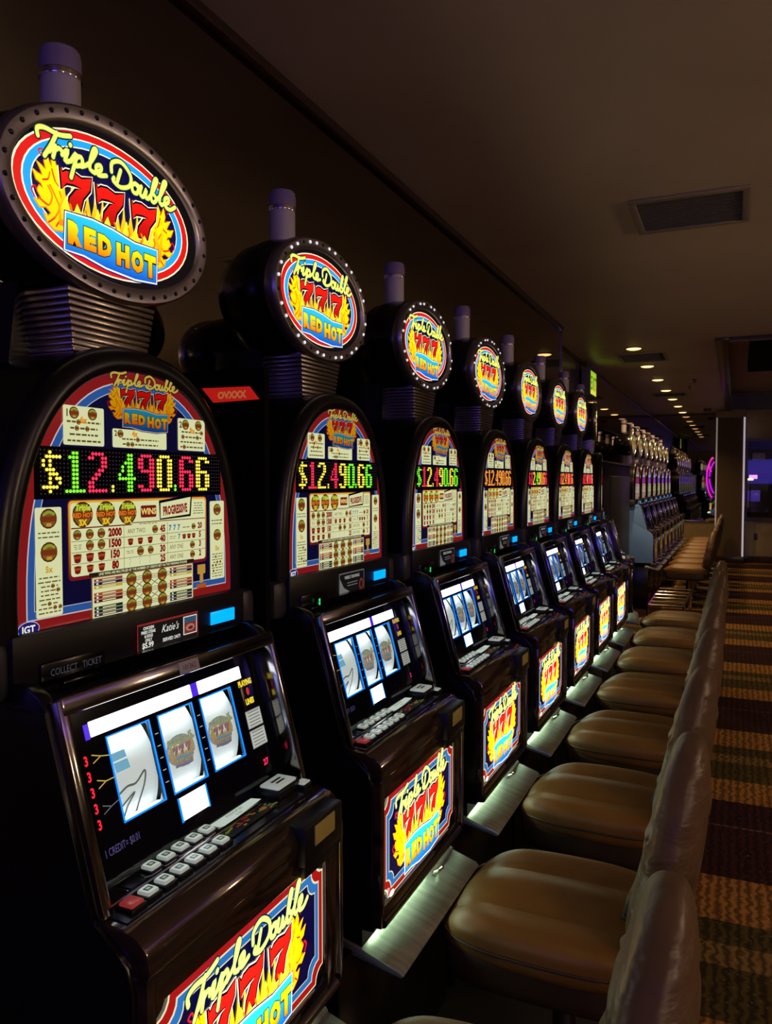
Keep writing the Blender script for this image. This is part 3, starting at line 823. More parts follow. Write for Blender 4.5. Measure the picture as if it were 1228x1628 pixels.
    tk = part('ticket_slot', 'tick', lambda: boxes(black, [(-.240, -.112, -.084, -.07, 1.240, 1.284, .004), (-.205, -.145, -.091, -.08, 1.244, 1.252, .003)]), f)
    if first:
        def ct():
            A = Art(); A.text('COLLECT   TICKET', -.176, 1.2640, .0150, lin((84, 84, 92)), 1, center=True, sx=.8); return A.mesh(mat_print('dim_text', .5, .3), fr_y(-.0875))
        part('ticket_text', 'ctick', ct, f)
        part('number_tag', 'ntag', lambda: join_meshes([mbox(mat('grey_tag', (.42, .40, .46), .5), -.022, .030, .268, .288, .0055, .0072, bev=.0005, M=PM),
             tag_text('101362')]), None, 'grey number tag')
    else: part('arrow_light', 'grn', lambda: mbox(greenlit, -.174, -.170, -.0945, -.092, 1.254, 1.269), f)
    for s in (-1, 1):
        part('speaker_pod', 'pod%d' % s, lambda s=s: boxes(greyp, [(min(s * .278, s * .338), max(s * .278, s * .338), -.072, .05, 1.238, 1.324, .016)]))
    # arched top box
    part('top_box', 'tbox', lambda: arch_sweep([(.0, -.050), (.036, -.045), (.038, .02), (.038, .31)], black))
    part('arch_rim', 'arim', lambda: arch_sweep([(-.002, -.058), (.001, -.0655), (.010, -.070), (.024, -.0685), (.036, -.060), (.042, -.046), (.040, -.03)], rimblk, cap=False))
    part('pay_glass', 'pay%d' % lit, lambda: art_pay().mesh(pay_p if lit else mat_print('dim_pay_print', .36), fr_y(-.0605)), None, 'backlit printed pay table glass')
    part('credit_display', 'led' + leds + str(lit), lambda: art_led(leds).mesh(led_p if lit else mat_print('dim_led', .5), fr_y(-.0632)), None, 'coloured dot matrix figures')
    # topper
    part('neck', 'neck', neck_mesh); part('neck_bracket', 'neckb', neck_back)
    tb = part('topper_housing', 'tbody', topper_body)
    part('topper_ring', 'tring', topper_ring, tb)
    part('bulbs', 'bulb%d' % (not bulbs), lambda: topper_bulbs(bulbs), tb, 'lit ring bulbs' if bulbs else 'unlit ring bulbs')['kind'] = 'stuff'
    part('topper_sign', 'tsign%d' % lit, lambda: art_topper().mesh(sign_p if lit else mat_print('dim_sign_print', .35), lambda u, z, l: (u, -.0145 - l, 2.015 + z)), tb, 'oval backlit sign with three flaming sevens')
    tw = part('light_tower', 'twr', lambda: mlathe(tower_w, [(.034, 2.14), (.034, 2.262)], 24, Matrix.Translation((0, .11, 0))))
    part('tower_band', 'twb', lambda: mlathe(chrome, [(.0365, 2.261), (.0375, 2.264), (.0365, 2.267), (.0375, 2.270), (.0365, 2.273)], 24, Matrix.Translation((0, .11, 0))), tw)
    part('tower_cap', 'twc', lambda: mlathe(tower_v, [(.036, 2.272), (.036, 2.300), (.034, 2.303), (.034, 2.310), (.030, 2.314), (.0, 2.316)], 24, Matrix.Translation((0, .11, 0))), tw, 'violet tinted top lens')
    return t

def bm_remat(me, m): me.materials.clear(); me.materials.append(m); return me
def tag_text(s):
    A = Art(); A.text(s, .004, .2735, .0125, lin((40, 36, 50)), 1, center=True, sx=.95)
    return A.mesh(mat_paint('tag_print'), lambda a, b_, l: PM @ Vector((a, b_, .0074 + l)))
def join_meshes(lst):
    me = bpy.data.meshes.new('joined'); vs = []; fs = []; mi = []; sm = []; mats = []; col = []
    for m in lst:
        n = len(vs); k = len(mats); vs += [v.co[:] for v in m.vertices]
        at = m.color_attributes.get('Col')
        col += [tuple(d.color) for d in at.data] if at else [(0, 0, 0, 1)] * len(m.vertices)
        for p in m.polygons: fs.append(tuple(i + n for i in p.vertices)); mi.append(p.material_index + k); sm.append(p.use_smooth)
        mats += list(m.materials)
    me.from_pydata(vs, [], fs)
    for m in mats: me.materials.append(m)
    me.polygons.foreach_set('material_index', mi); me.polygons.foreach_set('use_smooth', sm)
    a = me.color_attributes.new('Col', 'FLOAT_COLOR', 'POINT'); a.data.foreach_set('color', [x for c in col for x in c])
    me.update(); return me

# ------------------------------------------------------------------ room shell
ceil_m = vary(bump(mat('painted_ceiling', (.6, .5, .38), .45, 0, .5), 1.2, .25, dist=.03), (.54, .455, .35), (.62, .53, .41), 1.3)
wall_m = vary(mat('tan_wallpaper', (.30, .22, .12), .6), (.26, .19, .10), (.33, .25, .14), 6)
wood_m = vary(mat('dark_wood_trim', (.035, .02, .013), .3), (.02, .012, .008), (.05, .028, .018), 8, (1, 8, 1))
mirror_m = mat('smoked_mirror', (.30, .275, .23), .015, 1.0)
colm = bump(mat('brown_column_cloth', (.10, .066, .035), .7), 90, .2, dist=.002)
dark_m = mat('dark_board', (.012, .011, .012), .45)

def carpet_mat():
    m = mat('striped_carpet', (.1, .05, .03), .95, 0, .15); nt = m.node_tree; b = nt.nodes['Principled BSDF']; N = nt.nodes.new; Lk = nt.links.new
    g = N('ShaderNodeNewGeometry'); sep = N('ShaderNodeSeparateXYZ'); Lk(g.outputs['Position'], sep.inputs[0])
    a = N('ShaderNodeMath'); a.operation = 'ADD'; a.inputs[1].default_value = 16.70; Lk(sep.outputs['Y'], a.inputs[0])
    d = N('ShaderNodeMath'); d.operation = 'DIVIDE'; d.inputs[1].default_value = 2.0; Lk(a.outputs[0], d.inputs[0])
    f = N('ShaderNodeMath'); f.operation = 'FRACT'; Lk(d.outputs[0], f.inputs[0])
    r = N('ShaderNodeValToRGB'); r.color_ramp.interpolation = 'CONSTANT'
    MR, OR, OL, TN = (.026, .007, .009), (.24, .115, .028), (.052, .038, .010), (.14, .088, .028)
    stops = [(0, MR), (.245, tuple(.75 * c for c in (.14, .06, .06))), (.252, MR), (.40, OR), (.55, OL), (.69, TN), (.755, OL), (.83, OR)]
    cr = r.color_ramp
    cr.elements[0].color = (*MR, 1); cr.elements[1].position = stops[1][0]; cr.elements[1].color = (*stops[1][1], 1)
    for p, c in stops[2:]: e = cr.elements.new(p); e.color = (*c, 1)
    Lk(f.outputs[0], r.inputs[0])
    # wavy figure on the light bands, flecks on the dark ones
    wv = N('ShaderNodeTexWave'); wv.inputs['Scale'].default_value = 9; wv.inputs['Distortion'].default_value = 5; wv.inputs['Detail'].default_value = 2; wv.inputs['Detail Scale'].default_value = 3
    Lk(g.outputs['Position'], wv.inputs['Vector'])
    mr = N('ShaderNodeMapRange'); mr.inputs['To Min'].default_value = .35; mr.inputs['To Max'].default_value = 1.25; Lk(wv.outputs['Fac'], mr.inputs[0])
    vo = N('ShaderNodeTexVoronoi'); vo.inputs['Scale'].default_value = 40; Lk(g.outputs['Position'], vo.inputs['Vector'])
    lt = N('ShaderNodeMath'); lt.operation = 'LESS_THAN'; lt.inputs[1].default_value = .13; Lk(vo.outputs['Distance'], lt.inputs[0])
    mul = N('ShaderNodeVectorMath'); mul.operation = 'SCALE'; Lk(r.outputs[0], mul.inputs[0]); Lk(mr.outputs[0], mul.inputs['Scale'])
    fl = N('ShaderNodeMath'); fl.operation = 'MULTIPLY'; fl.inputs[1].default_value = .07; Lk(lt.outputs[0], fl.inputs[0])
    ad = N('ShaderNodeVectorMath'); ad.operation = 'ADD'; Lk(mul.outputs[0], ad.inputs[0]); Lk(fl.outputs[0], ad.inputs[1])
    Lk(ad.outputs[0], b.inputs['Base Color'])
    bn = N('ShaderNodeBump'); bn.inputs['Strength'].default_value = .3; bn.inputs['Distance'].default_value = .004
    no = N('ShaderNodeTexNoise'); no.inputs['Scale'].default_value = 250; Lk(g.outputs['Position'], no.inputs['Vector'])
    Lk(no.outputs[0], bn.inputs['Height']); Lk(bn.outputs[0], b.inputs['Normal'])
    return m

def struct(name, me, label=None):
    o = link(name, me); o['kind'] = 'structure'
    if label: o['label'] = label
    return o

H = 2.90
struct('floor', mbox(carpet_mat(), -1.7, 6.2, -4.2, 20.4, -.06, 0), 'carpet striped across in maroon, orange and olive')
# ceiling with the raised tray on the right
struct('ceiling', boxes(ceil_m, [(-1.7, -.19, -4.2, 20.4, H, H + .1), (-.19, 6.2, -4.2, 8.15, H, H + .1), (-.19, 6.2, 16.75, 20.4, H, H + .1), (3.4, 6.2, 8.15, 16.75, H, H + .1)]), 'dim tan painted ceiling')
tray_m = vary(mat('tray_panel', (.6, .45, .35), .6), (.56, .40, .31), (.62, .46, .36), 2)
struct('trim_1', boxes(tray_m, [(-.25, 3.4, 8.1, 16.8, H + .34, H + .40)]), 'pinkish raised panel inside the ceiling tray')
tr = struct('trim_2', boxes(wood_m, [(-.20, -.08, 8.10, 16.80, H - .03, H + .02, .005), (-.08, 3.4, 8.10, 8.22, H - .03, H + .02, .005), (-.08, 3.4, 16.66, 16.80, H - .03, H + .02, .005)]), 'dark wooden frame round the ceiling tray')
link('inner_fascia', boxes(wood_m, [(-.14, -.11, 8.22, 16.66, H + .02, H + .34), (-.11, 3.4, 16.60, 16.66, H + .02, H + .34), (-.11, 3.4, 8.16, 8.22, H + .02, H + .34)]), tr)
link('bright_strip', boxes(chrome, [(-.108, -.102, 8.22, 16.60, H + .06, H + .22)]), tr)['label'] = 'shiny strip along the inside of the frame'
struct('trim_3', boxes(mat('matt_black_box', (.003, .003, .003), .9, 0, .1), [(.13, 1.4, 9.0, 12.2, H + .18, H + .34)]), 'black box set in the raised ceiling tray')
struct('wall_left', boxes(mirror_m, [(-1.52, -1.42, -4.2, 6.97, .0, H)]), 'smoky mirror wall close behind the near machines')
struct('trim_4', boxes(wood_m, [(-1.425, -1.395, -4.2, 6.97, H - .035, H, .003)]), 'dark strip along the top of the near mirror wall')
struct('trim_5', boxes(chrome, [(-1.425, -1.412, 6.962, 6.985, .0, H - .035)]), 'thin bright edge strip at the end of the near mirror wall')
struct('wall_recess', boxes(mirror_m, [(-1.71, -1.61, 6.9, 17.2, .0, H)]), 'set-back mirror wall behind the far machines')
struct('trim_6', boxes(wood_m, [(-1.615, -1.595, 6.99, 17.0, H - .03, H, .003)]), 'dark strip along the top of the set-back mirror wall')
# end wall: dado, mirror, column, right mirror built as an opening
struct('wall_end', boxes(wall_m, [(-1.7, -.30, 17.0, 17.1, 0, .74), (.17, 6.2, 16.45, 16.55, 0, .80), (.17, 6.2, 16.45, 16.55, 2.34, H)]), 'tan wall below the end mirror')
struct('window_1', boxes(mirror_m, [(-1.7, -.28, 17.02, 17.06, .76, H - .02)]), 'tall dark mirror closing the far end')
struct('trim_7', boxes(chrome, [(-1.6, -.30, 16.985, 17.02, .735, .765, .004)]), 'metal ledge under the end mirror')
co = struct('wall_column', boxes(colm, [(-.33, .125, 16.24, 17.1, .0, H - .08)]), 'square brown cloth column at the end')
link('edge_trim', boxes(mat('lit_edge_dim', (.7, .68, .62), .4, emis=(.85, .8, .7), es=.16), [(-.352, -.325, 16.23, 16.30, .1, H - .08, .003)]), co)['label'] = 'pale metal edge strip'  # both column trims get added glow in place of reflected light
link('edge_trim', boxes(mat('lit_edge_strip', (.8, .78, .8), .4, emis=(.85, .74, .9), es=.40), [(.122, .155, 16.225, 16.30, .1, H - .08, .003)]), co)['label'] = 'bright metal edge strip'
link('head_band', boxes(wall_m, [(-.36, .16, 16.22, 17.1, H - .15, H, .004)]), co)
struct('baseboard_end', boxes(wood_m, [(-.36, .16, 16.2, 16.25, 0, .13, .003), (.16, 6.2, 16.42, 16.46, 0, .13, .003)]), 'dark baseboard of the end wall')
w2 = struct('window_2', boxes(wood_m, [(.17, 3.2, 16.42, 16.47, 2.30, 2.36), (.17, 3.2, 16.42, 16.47, .79, .86), (.17, .21, 16.42, 16.47, .86, 2.30)]), 'dark framed window to the next room')
link('pane', boxes(pane_m, [(.21, 3.2, 16.44, 16.446, .86, 2.30)]), w2)
oc = link('wall_outlet', mbox(mat('outlet_dark', (.03, .015, .01), .4), .335, .39, 16.438, 16.452, .44, .56, bev=.004)); tag(oc, 'dark outlet plate on the tan wall right of the column', 'outlet')
struct('wall_right', boxes(wood_m, [(6.1, 6.2, -4.2, 20.4, 0, H)])); struct('wall_back', boxes(wall_m, [(-1.7, 6.2, -4.3, -4.2, 0, H)]))
struct('wall_far', boxes(dark_m, [(-1.7, 6.2, 20.4, 20.5, 0, H)]))

# ------------------------------------------------------------------ ceiling fittings
can_glow = mat('can_lamp_glow', (.9, .8, .6), .4, emis=(1.0, .60, .22), es=2.6)
def can(x, y, n, lab, grp='can lights along the left of the ceiling'):
    t = empty('ceiling_light', (x, y, H)); tag(t, lab, 'ceiling light', grp)
    link('trim_ring', cached('canring', lambda: mlathe(mat('can_ring', (.35, .3, .22), .4), [(.088, 0), (.088, -.006), (.075, -.010), (.074, 0)], 28)), t)
    link('diffuser', cached('candif', lambda: mlathe(can_glow, [(.073, -.0005), (.073, -.006), (.066, -.014), (.045, -.020), (.0, -.023)], 28)), t)
    L = bpy.data.lights.new('can_lamp', 'SPOT'); L.energy = CAN_W; L.color = AMBER; L.spot_size = math.radians(130); L.spot_blend = .8; L.shadow_soft_size = .05
    lo = bpy.data.objects.new('can_lamp', L); C.objects.link(lo); lo.parent = t; lo.location = (0, 0, -.03)
words = ['nearest', 'second', 'third', 'fourth', 'fifth', 'sixth', 'seventh and farthest']
for i in range(7): can(-.965, 8.36 + 1.345 * i, i, 'round amber ceiling can light, %s of the ceiling row' % words[i])
for x, y in ((1.9, -2.6), (1.9, .4), (2.2, 3.6), (2.2, 6.6), (4.6, 6.6), (4.6, .4)): can(x, y, 0, 'amber can light over the lounge, %s' % {(1.9, -2.6): 'the one behind the camera', (1.9, .4): 'just right of the camera', (2.2, 3.6): 'right of the nearest machines', (2.2, 6.6): 'right of the end of the near row', (4.6, 6.6): 'farthest along the right wall', (4.6, .4): 'by the right wall near the camera'}[(x, y)], 'can lights over the lounge')  # unseen can lights, added for warm fill and reflections

vent_fr = mat('vent_frame_paint', (.30, .25, .19), .5); vent_in = bump(mat('vent_mesh', (.13, .12, .12), .6), 200, .4, 'vor', dist=.002)
def vent(x0, x1, y0, y1, lab):
    t = empty('ceiling_vent', ((x0 + x1) / 2, (y0 + y1) / 2, H)); tag(t, lab, 'vent', 'air vents in the ceiling')
    a, b = (x1 - x0) / 2, (y1 - y0) / 2; fw = .035
    link('frame', boxes(vent_fr, [(-a, a, -b, -b + fw, -.014, 0, .004), (-a, a, b - fw, b, -.014, 0, .004), (-a, -a + fw, -b + fw, b - fw, -.014, 0, .004), (a - fw, a, -b + fw, b - fw, -.014, 0, .004)]), t)
    link('grille', boxes(vent_in, [(-a + fw, a - fw, -b + fw, b - fw, -.004, 0)]), t)
    n = 14
    for k in range(n):
        yy = -b + fw + (k + .5) * (2 * b - 2 * fw) / n
        link('slat', cached(('slat', round(a, 2)), lambda: boxes(vent_in, [(-a + fw, a - fw, -.003, .003, -.009, -.003)])), t).location = (0, yy, 0)
vent(-.50, .045, 3.99, 4.52, 'large near ceiling vent with a grey grille at upper right')
vent(-1.20, -.69, 8.68, 9.32, 'ceiling vent between the first two can lights')
vent(-1.21, -.70, 12.7, 13.25, 'farthest ceiling vent beside the fourth can light')
for i, (x, y, s) in enumerate(((-.517, 11.25, 1), (-.62, 12.0, .6), (-.50, 15.9, 1.6))):
    o = link('sprinkler' if i < 2 else 'smoke_detector', mlathe(mat('brass_dark', (.09, .07, .05), .4, .5), [(.035 * s, 0), (.035 * s, -.006), (.012 * s, -.01), (.012 * s, -.04), (.028 * s, -.045), (.0, -.047)] if i < 2 else [(.07, 0), (.07, -.03), (.05, -.045), (0, -.047)], 14))
    o.location = (x, y, H)
    tag(o, ['dark sprinkler head hanging from the ceiling, the nearer one', 'tiny sprinkler head on the ceiling beyond the other', 'dark round smoke detector near the end wall'][i], 'sprinkler' if i < 2 else 'detector')

# exit sign on the set-back wall
t = empty('exit_sign', (-1.50, 9.2, 2.66)); tag(t, 'green glowing EXIT sign box on the left wall near the ceiling', 'sign')
link('housing', mbox(mat('exit_housing', (.10, .09, .16), .4), -.10, 0, -.21, .21, -.15, .15, bev=.006), t)
def exit_art():
    A = Art(); A.rect(-.19, .19, -.13, .13, lin((150, 200, 30)), 0, col2=lin((225, 220, 70))); A.text('EXIT', 0, -.075, .21, lin((24, 120, 20)), 1, off=.02, center=True, sx=.85); return A.mesh(mat_print('exit_print', 1.0, .3), lambda a, b_, l: (.002 + l * 4, a, b_))
link('face', exit_art(), t)
link('hanger', mbox(mat('exit_housing', (.10, .09, .16), .4), -.07, -.03, -.03, .03, .148, .24), t)

# red mirrored reflection, painted on a board added behind the first machine
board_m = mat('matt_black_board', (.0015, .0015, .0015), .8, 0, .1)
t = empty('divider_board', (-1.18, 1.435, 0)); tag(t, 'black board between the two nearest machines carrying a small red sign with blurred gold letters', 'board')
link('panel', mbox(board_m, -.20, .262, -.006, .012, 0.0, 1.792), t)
def reflection_art():
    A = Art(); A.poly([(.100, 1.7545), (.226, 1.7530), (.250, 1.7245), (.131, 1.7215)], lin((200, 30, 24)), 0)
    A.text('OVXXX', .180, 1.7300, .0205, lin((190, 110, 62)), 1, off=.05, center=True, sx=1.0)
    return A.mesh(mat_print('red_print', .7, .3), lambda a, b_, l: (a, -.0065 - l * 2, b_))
link('red_sign', reflection_art(), t)['label'] = 'small red sign with blurred gold letters'
struct('trim_8', mbox(mat('black_rubber', (.006, .006, .006), .7), -1.42, -.13, -1.5, 7.4, 0.0, .008, bev=.002), 'black mat under the near row of machines and chairs')  # dark sheet laid where the floor is only in shade

# ------------------------------------------------------------------ stands
def stand(x, y, rz, lab, grp, lamp=True):
    t = empty('machine_stand', (x, y, 0), rz); tag(t, lab, 'stand', grp)
    link('pedestal', cached('ped', lambda: boxes(black, [(-.35, .35, -.235, .34, .0, .505, .006), (-.275, .275, -.255, .33, .50, .553, .0)])), t)
    link('kick_plate', cached('kick', lambda: mprism(steel, [(-.19, .520), (-.20, .524), (-.262, .509), (-.300, .497), (-.352, .482), (-.358, .474), (-.352, .468), (-.19, .500)], -.283, .266, .003)), t)['label'] = 'sloping brushed steel plate'
    link('kick_step', cached('kstep', lambda: mprism(steel, [(-.20, .50), (-.200, .533), (-.272, .519), (-.283, .510), (-.283, .49)], .10, .264, .003)), t)
    link('latch', cached('latch', lambda: mtube(chrome, [(.10, -.285, .512), (.10, -.298, .520), (.125, -.302, .520), (.14, -.290, .512)], .004, 8)), t)
    if lamp: link('under_lamp', cached('undl', lambda: mbox(undl, -.21, .21, -.262, -.254, .536, .552)), t)

LEDS = ['ygrygrygry', 'yryyryggyg', 'gryyryggyg', 'oooooooooo', 'rryygyooor', 'roooororro', 'rrrrorrrro', 'rrrrrrrrrr']
ORD = ['nearest', 'second nearest', 'third nearest', 'fourth', 'fifth', 'sixth', 'seventh', 'eighth']
ML = ['nearest slot machine, cut by the left edge, ring bulbs unlit',
      'second slot machine from the front, with lit ring bulbs and white promo card',
      'third slot machine from the front, showing the whole reel window and belly glass',
      'fourth slot machine from the front, orange jackpot figures',
      'fifth slot machine from the front of the near row',
      'sixth slot machine from the front, red and orange figures',
      'seventh slot machine from the front, next to the last of the near row',
      'eighth slot machine ending the near row, turned away and seen edge-on']
OX, PITCH, Y0 = -1.0, .75, 1.07
for i in range(8):
    x, y, rz = OX, Y0 + PITCH * i, PI / 2
    if i == 7: x, y, rz = -1.03, 6.36, PI / 2 + .13
    slot_machine((x, y, 0), rz, ML[i], LEDS[i], 'slot machines of the near row', first=(i == 0), bulbs=(0 < i < 4))
    stand(x, y, rz, 'black stand with sloping steel plate under the %s slot machine' % ORD[i], 'stands of the near row')
# far row, set back with the wall
blue_sheen = mat('pale_blue_side', (.19, .42, 1.0), .4, 0, .5)  # reflected blue light put into the panel's base colour
FX = -1.185
for i in range(8):
    y = 10.27 + .75 * i
    slot_machine((FX, y, 0), PI / 2, ['first slot machine of the far row, with a pale blue side', 'second slot machine of the far row', 'third slot machine of the far row', 'fourth slot machine of the far row', 'fifth slot machine of the far row',
                 'sixth slot machine of the far row', 'seventh slot machine of the far row', 'eighth slot machine of the far row, at its far end'][i], 'r' * 10, 'slot machines of the far row',
                 detail=False, sidemat=blue_sheen if i == 0 else None, lit=False, bulbs=False)
    stand(FX, y, PI / 2, 'black stand under the %s slot machine of the far row' % ['first', 'second', 'third', 'fourth', 'fifth', 'sixth', 'seventh', 'eighth'][i], 'stands of the far row', lamp=False)

# dark divider between the rows
t = empty('divider_cabinet', (-1.36, 8.35, 0)); tag(t, 'tall dark cabinet filling the gap between the two rows', 'cabinet')
link('body', mbox(dark_m, -.22, .22, -1.2, 1.3, 0, 1.72, bev=.01), t); link('top_ledge', mbox(greyp, -.24, .24, -1.22, 1.32, 1.72, 1.74, bev=.003), t)
link('door_panel', mbox(mat('divider_door', (.022, .022, .026), .4), .218, .232, -.3, 1.2, .2, 1.6, bev=.004), t)

# low chrome rack before the far row
t = empty('chrome_rack', (-.60, 9.05, 0)); tag(t, 'low chrome rack of bars between the chair rows', 'rack')
for k in range(6): link('bar', cached('rbar', lambda: mtube(chrome, [(-.19, 0, .30), (.15, 0, .30)], .012, 8)), t).location = (0, -.75 + k * .26, 0)
for s in (-.19, .15): link('side_rail', cached(('rail', s), lambda: mtube(chrome, [(s, -.78, 0), (s, -.76, .30), (s, .58, .30), (s, .60, 0)], .013, 8)), t)

# ------------------------------------------------------------------ chairs
leather = bump(vary(mat('brown_leather', (.2, .11, .045), .46, 0, .45), (.145, .069, .015), (.205, .098, .021), 5), 14, .30, dist=.006, detail=5)
wrink = bump(vary(mat('brown_leather_creased', (.2, .11, .045), .38, 0, .4), (.085, .054, .032), (.12, .075, .044), 5), 6, 1.1, dist=.014, detail=4, stretch=(1, 1, 3.2))
def pillow(hx, hy, hz, p=4.0, n=26, fn=None, m=leather):
    bm = bmesh.new(); bmesh.ops.create_cube(bm, size=2); bmesh.ops.subdivide_edges(bm, edges=bm.edges, cuts=n, use_grid_fill=True)
    for v in bm.verts:
        c = Vector(math.copysign(abs(math.sin(k * PI / 2)), k) for k in v.co)
        L = sum(abs(k) ** p for k in c) ** (1 / p); c = c / L
        q = Vector((c.x * hx, c.y * hy, c.z * hz)); v.co = fn(q, c) if fn else q
    return bm_mesh(bm, m, angle=80)
def groove(d, wd, dep): return -dep * math.exp(-(d / wd) ** 2)
def seat_fn(q, c):
    z = q.z
    if c.z > 0:
        z *= 1.0 - .10 * c.y * c.y          # crown
        z += groove(q.x - .105, .006, .008) + groove(q.x + .105, .006, .008) + .008 * math.cos(q.x / .105 * PI) * (1 - c.y ** 4)
        if q.y < -.12: z -= .45 * (q.y + .12) ** 2 / .1 * .4
    s = 1.0 - .06 * max(0, -c.y)
    return Vector((q.x * s, q.y - .028, z + .455))
def back_fn(q, c):
    # q.x width, q.y thickness, q.z height; shield shape narrowing to the top and dished round the sitter
    t = (c.z + 1) / 2
    wsc = 1.0 - .30 * max(0, t - .45) ** 1.6 / (.55 ** 1.6)
    x = q.x * wsc; z = .706 + q.z
    y = .205 + q.y * (1.1 - .35 * t) + .085 * t + .012 * math.sin(t * PI)
    y -= .30 * x * x
    y += groove(z - (.80 - 1.2 * x * x), .006, .008 if q.y < 0 else -.004) if True else 0
    y += groove(z - .62, .005, .006) * (1 if q.y < 0 else -1)
    # creases along the sides
    e = max(0, abs(c.x) - .55)
    y += e * .005 * math.sin(z * 95 + x * 20)
    x *= 1 + .012 * math.sin(z * 70) * e
    return Vector((x, y, z))
def chair(x, y, rz, lab, grp, key='a'):
    t = empty('casino_chair', (x, y, 0), rz); tag(t, lab, 'chair', grp)
    link('seat', cached('seat', lambda: pillow(.240, .262, .060, 3.8, 30, seat_fn)), t)
    link('piping', cached('pipe', lambda: mtube(mat('piping_dark', (.035, .02, .012), .5), [( .2415 * math.copysign(abs(math.cos(a)) ** .55, math.cos(a)) * (1 - .06 * max(0, -math.sin(a))), .2635 * math.copysign(abs(math.sin(a)) ** .55, math.sin(a)) - .028, .455) for a in [2 * PI * k / 60 for k in range(60)]], .0035, 6, True)), t)
    link('backrest', cached('back', lambda: pillow(.235, .068, .242, 3.0, 34, back_fn, wrink)), t)
    link('back_bracket', cached('brk', lambda: boxes(black2, [(-.06, .06, .14, .235, .36, .52, .01)])), t)
    link('seat_skirt', cached('pan', lambda: pillow(.228, .245, .062, 5, 14, lambda q, c: Vector((q.x, q.y - .024, q.z + .395)), mat('dark_leather', (.035, .02, .013), .5))), t)
    link('pedestal', cached('cped', lambda: mlathe(dchrome, [(.032, .02), (.032, .345)], 20)), t)
    link('base_plate', cached('cbase', lambda: mlathe(dchrome, [(.20, .0082), (.20, .018), (.06, .03), (.034, .04)], 28)), t)
CL = ['nearest brown leather chair, mostly its backrest in the lower right corner', 'second brown leather chair, its whole seat before the second machine', 'third brown leather chair from the front',
      'fourth brown leather chair from the front', 'fifth brown leather chair from the front', 'sixth brown leather chair from the front', 'seventh brown leather chair from the front',
      'eighth brown leather chair, last of the near row, blue sheen on its back']
for i in range(8):
    chair(-.365 + random.uniform(-.01, .01), 1.21 + PITCH * i + random.uniform(-.015, .015), -PI / 2 + random.uniform(-.05, .05), CL[i], 'chairs of the near row')
for i in range(8):
    chair(-.505 + random.uniform(-.01, .01), 10.39 + .75 * i, -PI / 2 + random.uniform(-.04, .04), ['first', 'second', 'third', 'fourth', 'fifth', 'sixth', 'seventh', 'eighth'][i] + ' orange-brown chair of the far row, counted from the front', 'chairs of the far row')

# ------------------------------------------------------------------ neon and things at the far end
def neon(name, paths, col, es, loc, lab, r=.012):
    t = empty(name, loc); tag(t, lab, 'neon sign')
    for i, (p, c) in enumerate(zip(paths, col)):
        link('neon_tube', mtube(mat('neon_%d_%d_%d' % tuple(int(v * 99) for v in c), (.1, .1, .1), .3, emis=c, es=es), p, r, 8), t)
    return t
arc = lambda x0, z0, a, b, s, e: [(x0 + a * math.cos(math.radians(s + (e - s) * k / 14)), 0, z0 + b * math.sin(math.radians(s + (e - s) * k / 14))) for k in range(15)]
t = neon('neon_sign', [arc(.14, 0, .20, .46, 120, 240), arc(.19, .0, .20, .38, 125, 235), arc(.10, .24, .12, .16, 110, 230)], [(1.0, .0, .75), (.55, .0, 1.0), (1.0, .02, .25)], 1.1, (-.46, 16.7, 1.62), 'magenta neon arcs left of the brown column', .010)
link('bracket', mbox(dark_m, -.02, .0, -.01, .28, -.02, .02), t)
# made-up room: lit shapes standing in for the right mirror's reflections
def bright_cab(x, y, lab, c1, c2):
    t = empty('arcade_cabinet', (x, y, 0)); tag(t, lab, 'arcade machine', 'lit machines in the next room')
    link('body', cached('acb', lambda: mprism(black, [(.25, 0), (-.25, 0), (-.25, .8), (-.32, .9), (-.2, 1.0), (-.16, 1.6), (-.24, 1.7), (.25, 1.7)], -.28, .28, .01)), t)
    link('screen', mbox(mat('ascr%s' % lab[:6], (.1, .1, .1), .2, emis=c1, es=.35), -.20, .12, -.20, -.18, 1.12, 1.36, bev=.004), t)
    link('marquee', mbox(mat('amar%s' % lab[:6], (.1, .1, .1), .2, emis=c2, es=1.4), -.10, .06, -.26, -.235, 1.60, 1.68, bev=.004), t)
bright_cab(.36, 18.6, 'violet lit arcade machine seen through the right window', (.10, .05, .5), (.9, .3, 1.0))
bright_cab(1.05, 18.9, 'blue lit arcade machine farther right through the window', (.1, .4, 1.0), (.8, .8, 1.0))
o = link('ceiling_projector', mbox(mat('proj_white', (.5, .5, .6), .4), -.12, .12, -.15, .15, -.07, .07, bev=.02)); o.location = (.42, 17.6, 2.05); tag(o, 'pale boxy fixture hanging behind the right window', 'fixture')
link('drop_pole', mtube(dark_m, [(0, 0, .06), (0, 0, .85)], .012), o)
t = empty('ceiling_cove', (.8, 18.6, H)); tag(t, 'blue glowing ceiling strip in the next room', 'light strip')
link('strip', mbox(mat('cove_blue', (.1, .1, .1), .3, emis=(.16, .14, 1.0), es=4), -.6, .9, -.03, .03, -.03, 0, bev=.004), t)
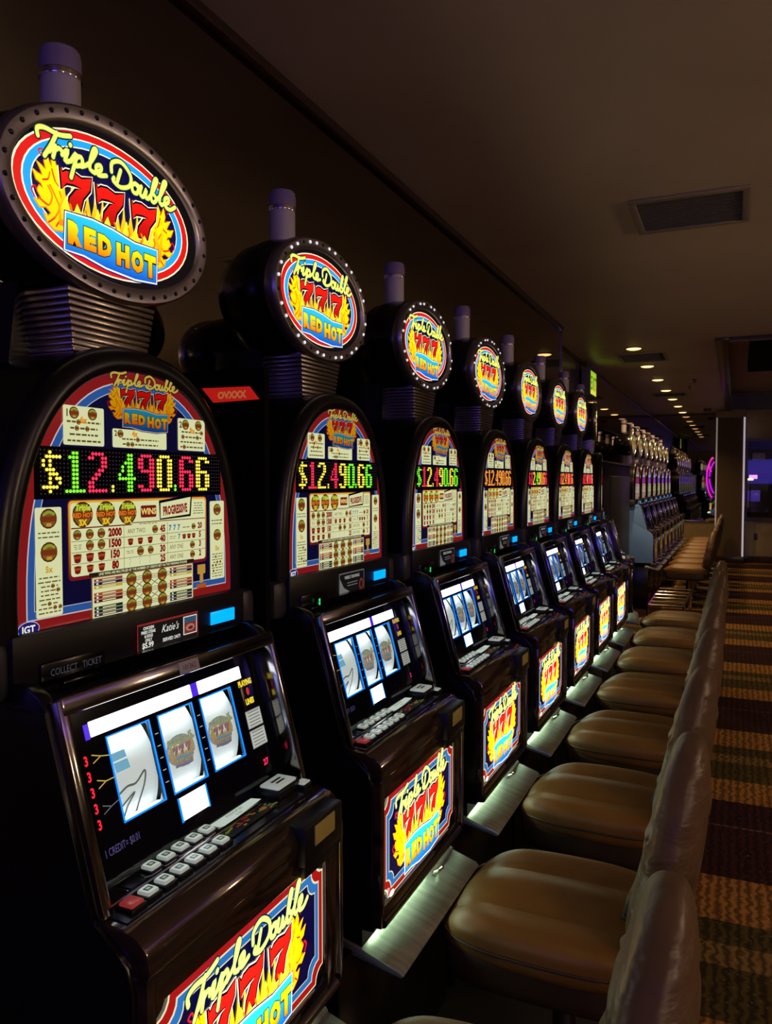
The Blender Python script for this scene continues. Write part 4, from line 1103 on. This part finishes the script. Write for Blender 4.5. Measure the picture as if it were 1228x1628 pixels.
o = link('table_lamp', mlathe(mat('lamp_amber', (.5, .4, .2), .4, emis=(1.0, .7, .2), es=2.2), [(.0, 1.62), (.05, 1.60), (.06, 1.57), (.0, 1.565)], 16)); o.location = (.27, 17.3, 0); tag(o, 'small amber lamp glowing behind the right window', 'lamp')
link('stem', mtube(dark_m, [(0, 0, 0), (0, 0, 1.57)], .01), o); link('foot', mlathe(dark_m, [(.10, 0), (.10, .015), (0, .03)], 18), o)

# ------------------------------------------------------------------ lounge side of the room, out of frame: lights added for chrome and glass to reflect
for x, y in ((3.6, -1.6), (3.6, 1.6), (3.6, 4.8)):  # unseen globes, added to light the ceiling and gild the chrome
    t = empty('pendant_lamp', (x, y, 2.25)); tag(t, {-1.6: 'globe pendant lamp behind the camera', 1.6: 'middle globe pendant lamp over the lounge', 4.8: 'globe pendant lamp farthest along the lounge'}[y], 'lamp', 'globe pendants over the lounge')
    link('globe', cached('globe', lambda: mlathe(mat('globe_glow', (.8, .7, .5), .4, emis=(1.0, .70, .40), es=GLOBE_FILL), [(.14 * math.sin(PI * k / 12), -.14 * math.cos(PI * k / 12)) for k in range(13)], 20)), t)
    link('cord', cached('cord', lambda: mtube(dark_m, [(0, 0, .13), (0, 0, .65)], .006)), t)
t = empty('lounge_screen', (.55, -3.6, 1.95)); tag(t, 'wide blue violet lit screen hanging behind the camera', 'screen')
link('frame', mbox(dark_m, -1.05, 1.05, -.05, .0, -.55, .55, bev=.01), t); link('lit_face', mbox(mat('screen_blue_violet', (.05, .05, .05), .2, emis=(.14, .09, 1.0), es=3.5), -1.0, 1.0, .0, .01, -.50, .50, bev=.003), t)
link('hanger', boxes(dark_m, [(-.6, -.56, -.04, -.01, .5, .95), (.56, .6, -.04, -.01, .5, .95)]), t)
t = empty('neon_run', (2.6, 2.0, 2.72)); tag(t, 'long violet neon tube along the lounge ceiling', 'neon sign')
link('neon_tube', mtube(mat('neon_violet', (.1, .1, .1), .3, emis=(.22, .05, 1.0), es=VIOLET_TUBE), [(0, -5, 0), (0, 3, 0)], .03, 10), t)  # out-of-frame tube, added for violet reflections
link('clip', boxes(dark_m, [(-.01, .01, -3, -2.98, .02, .175), (-.01, .01, 3, 3.02, .02, .175)]), t)
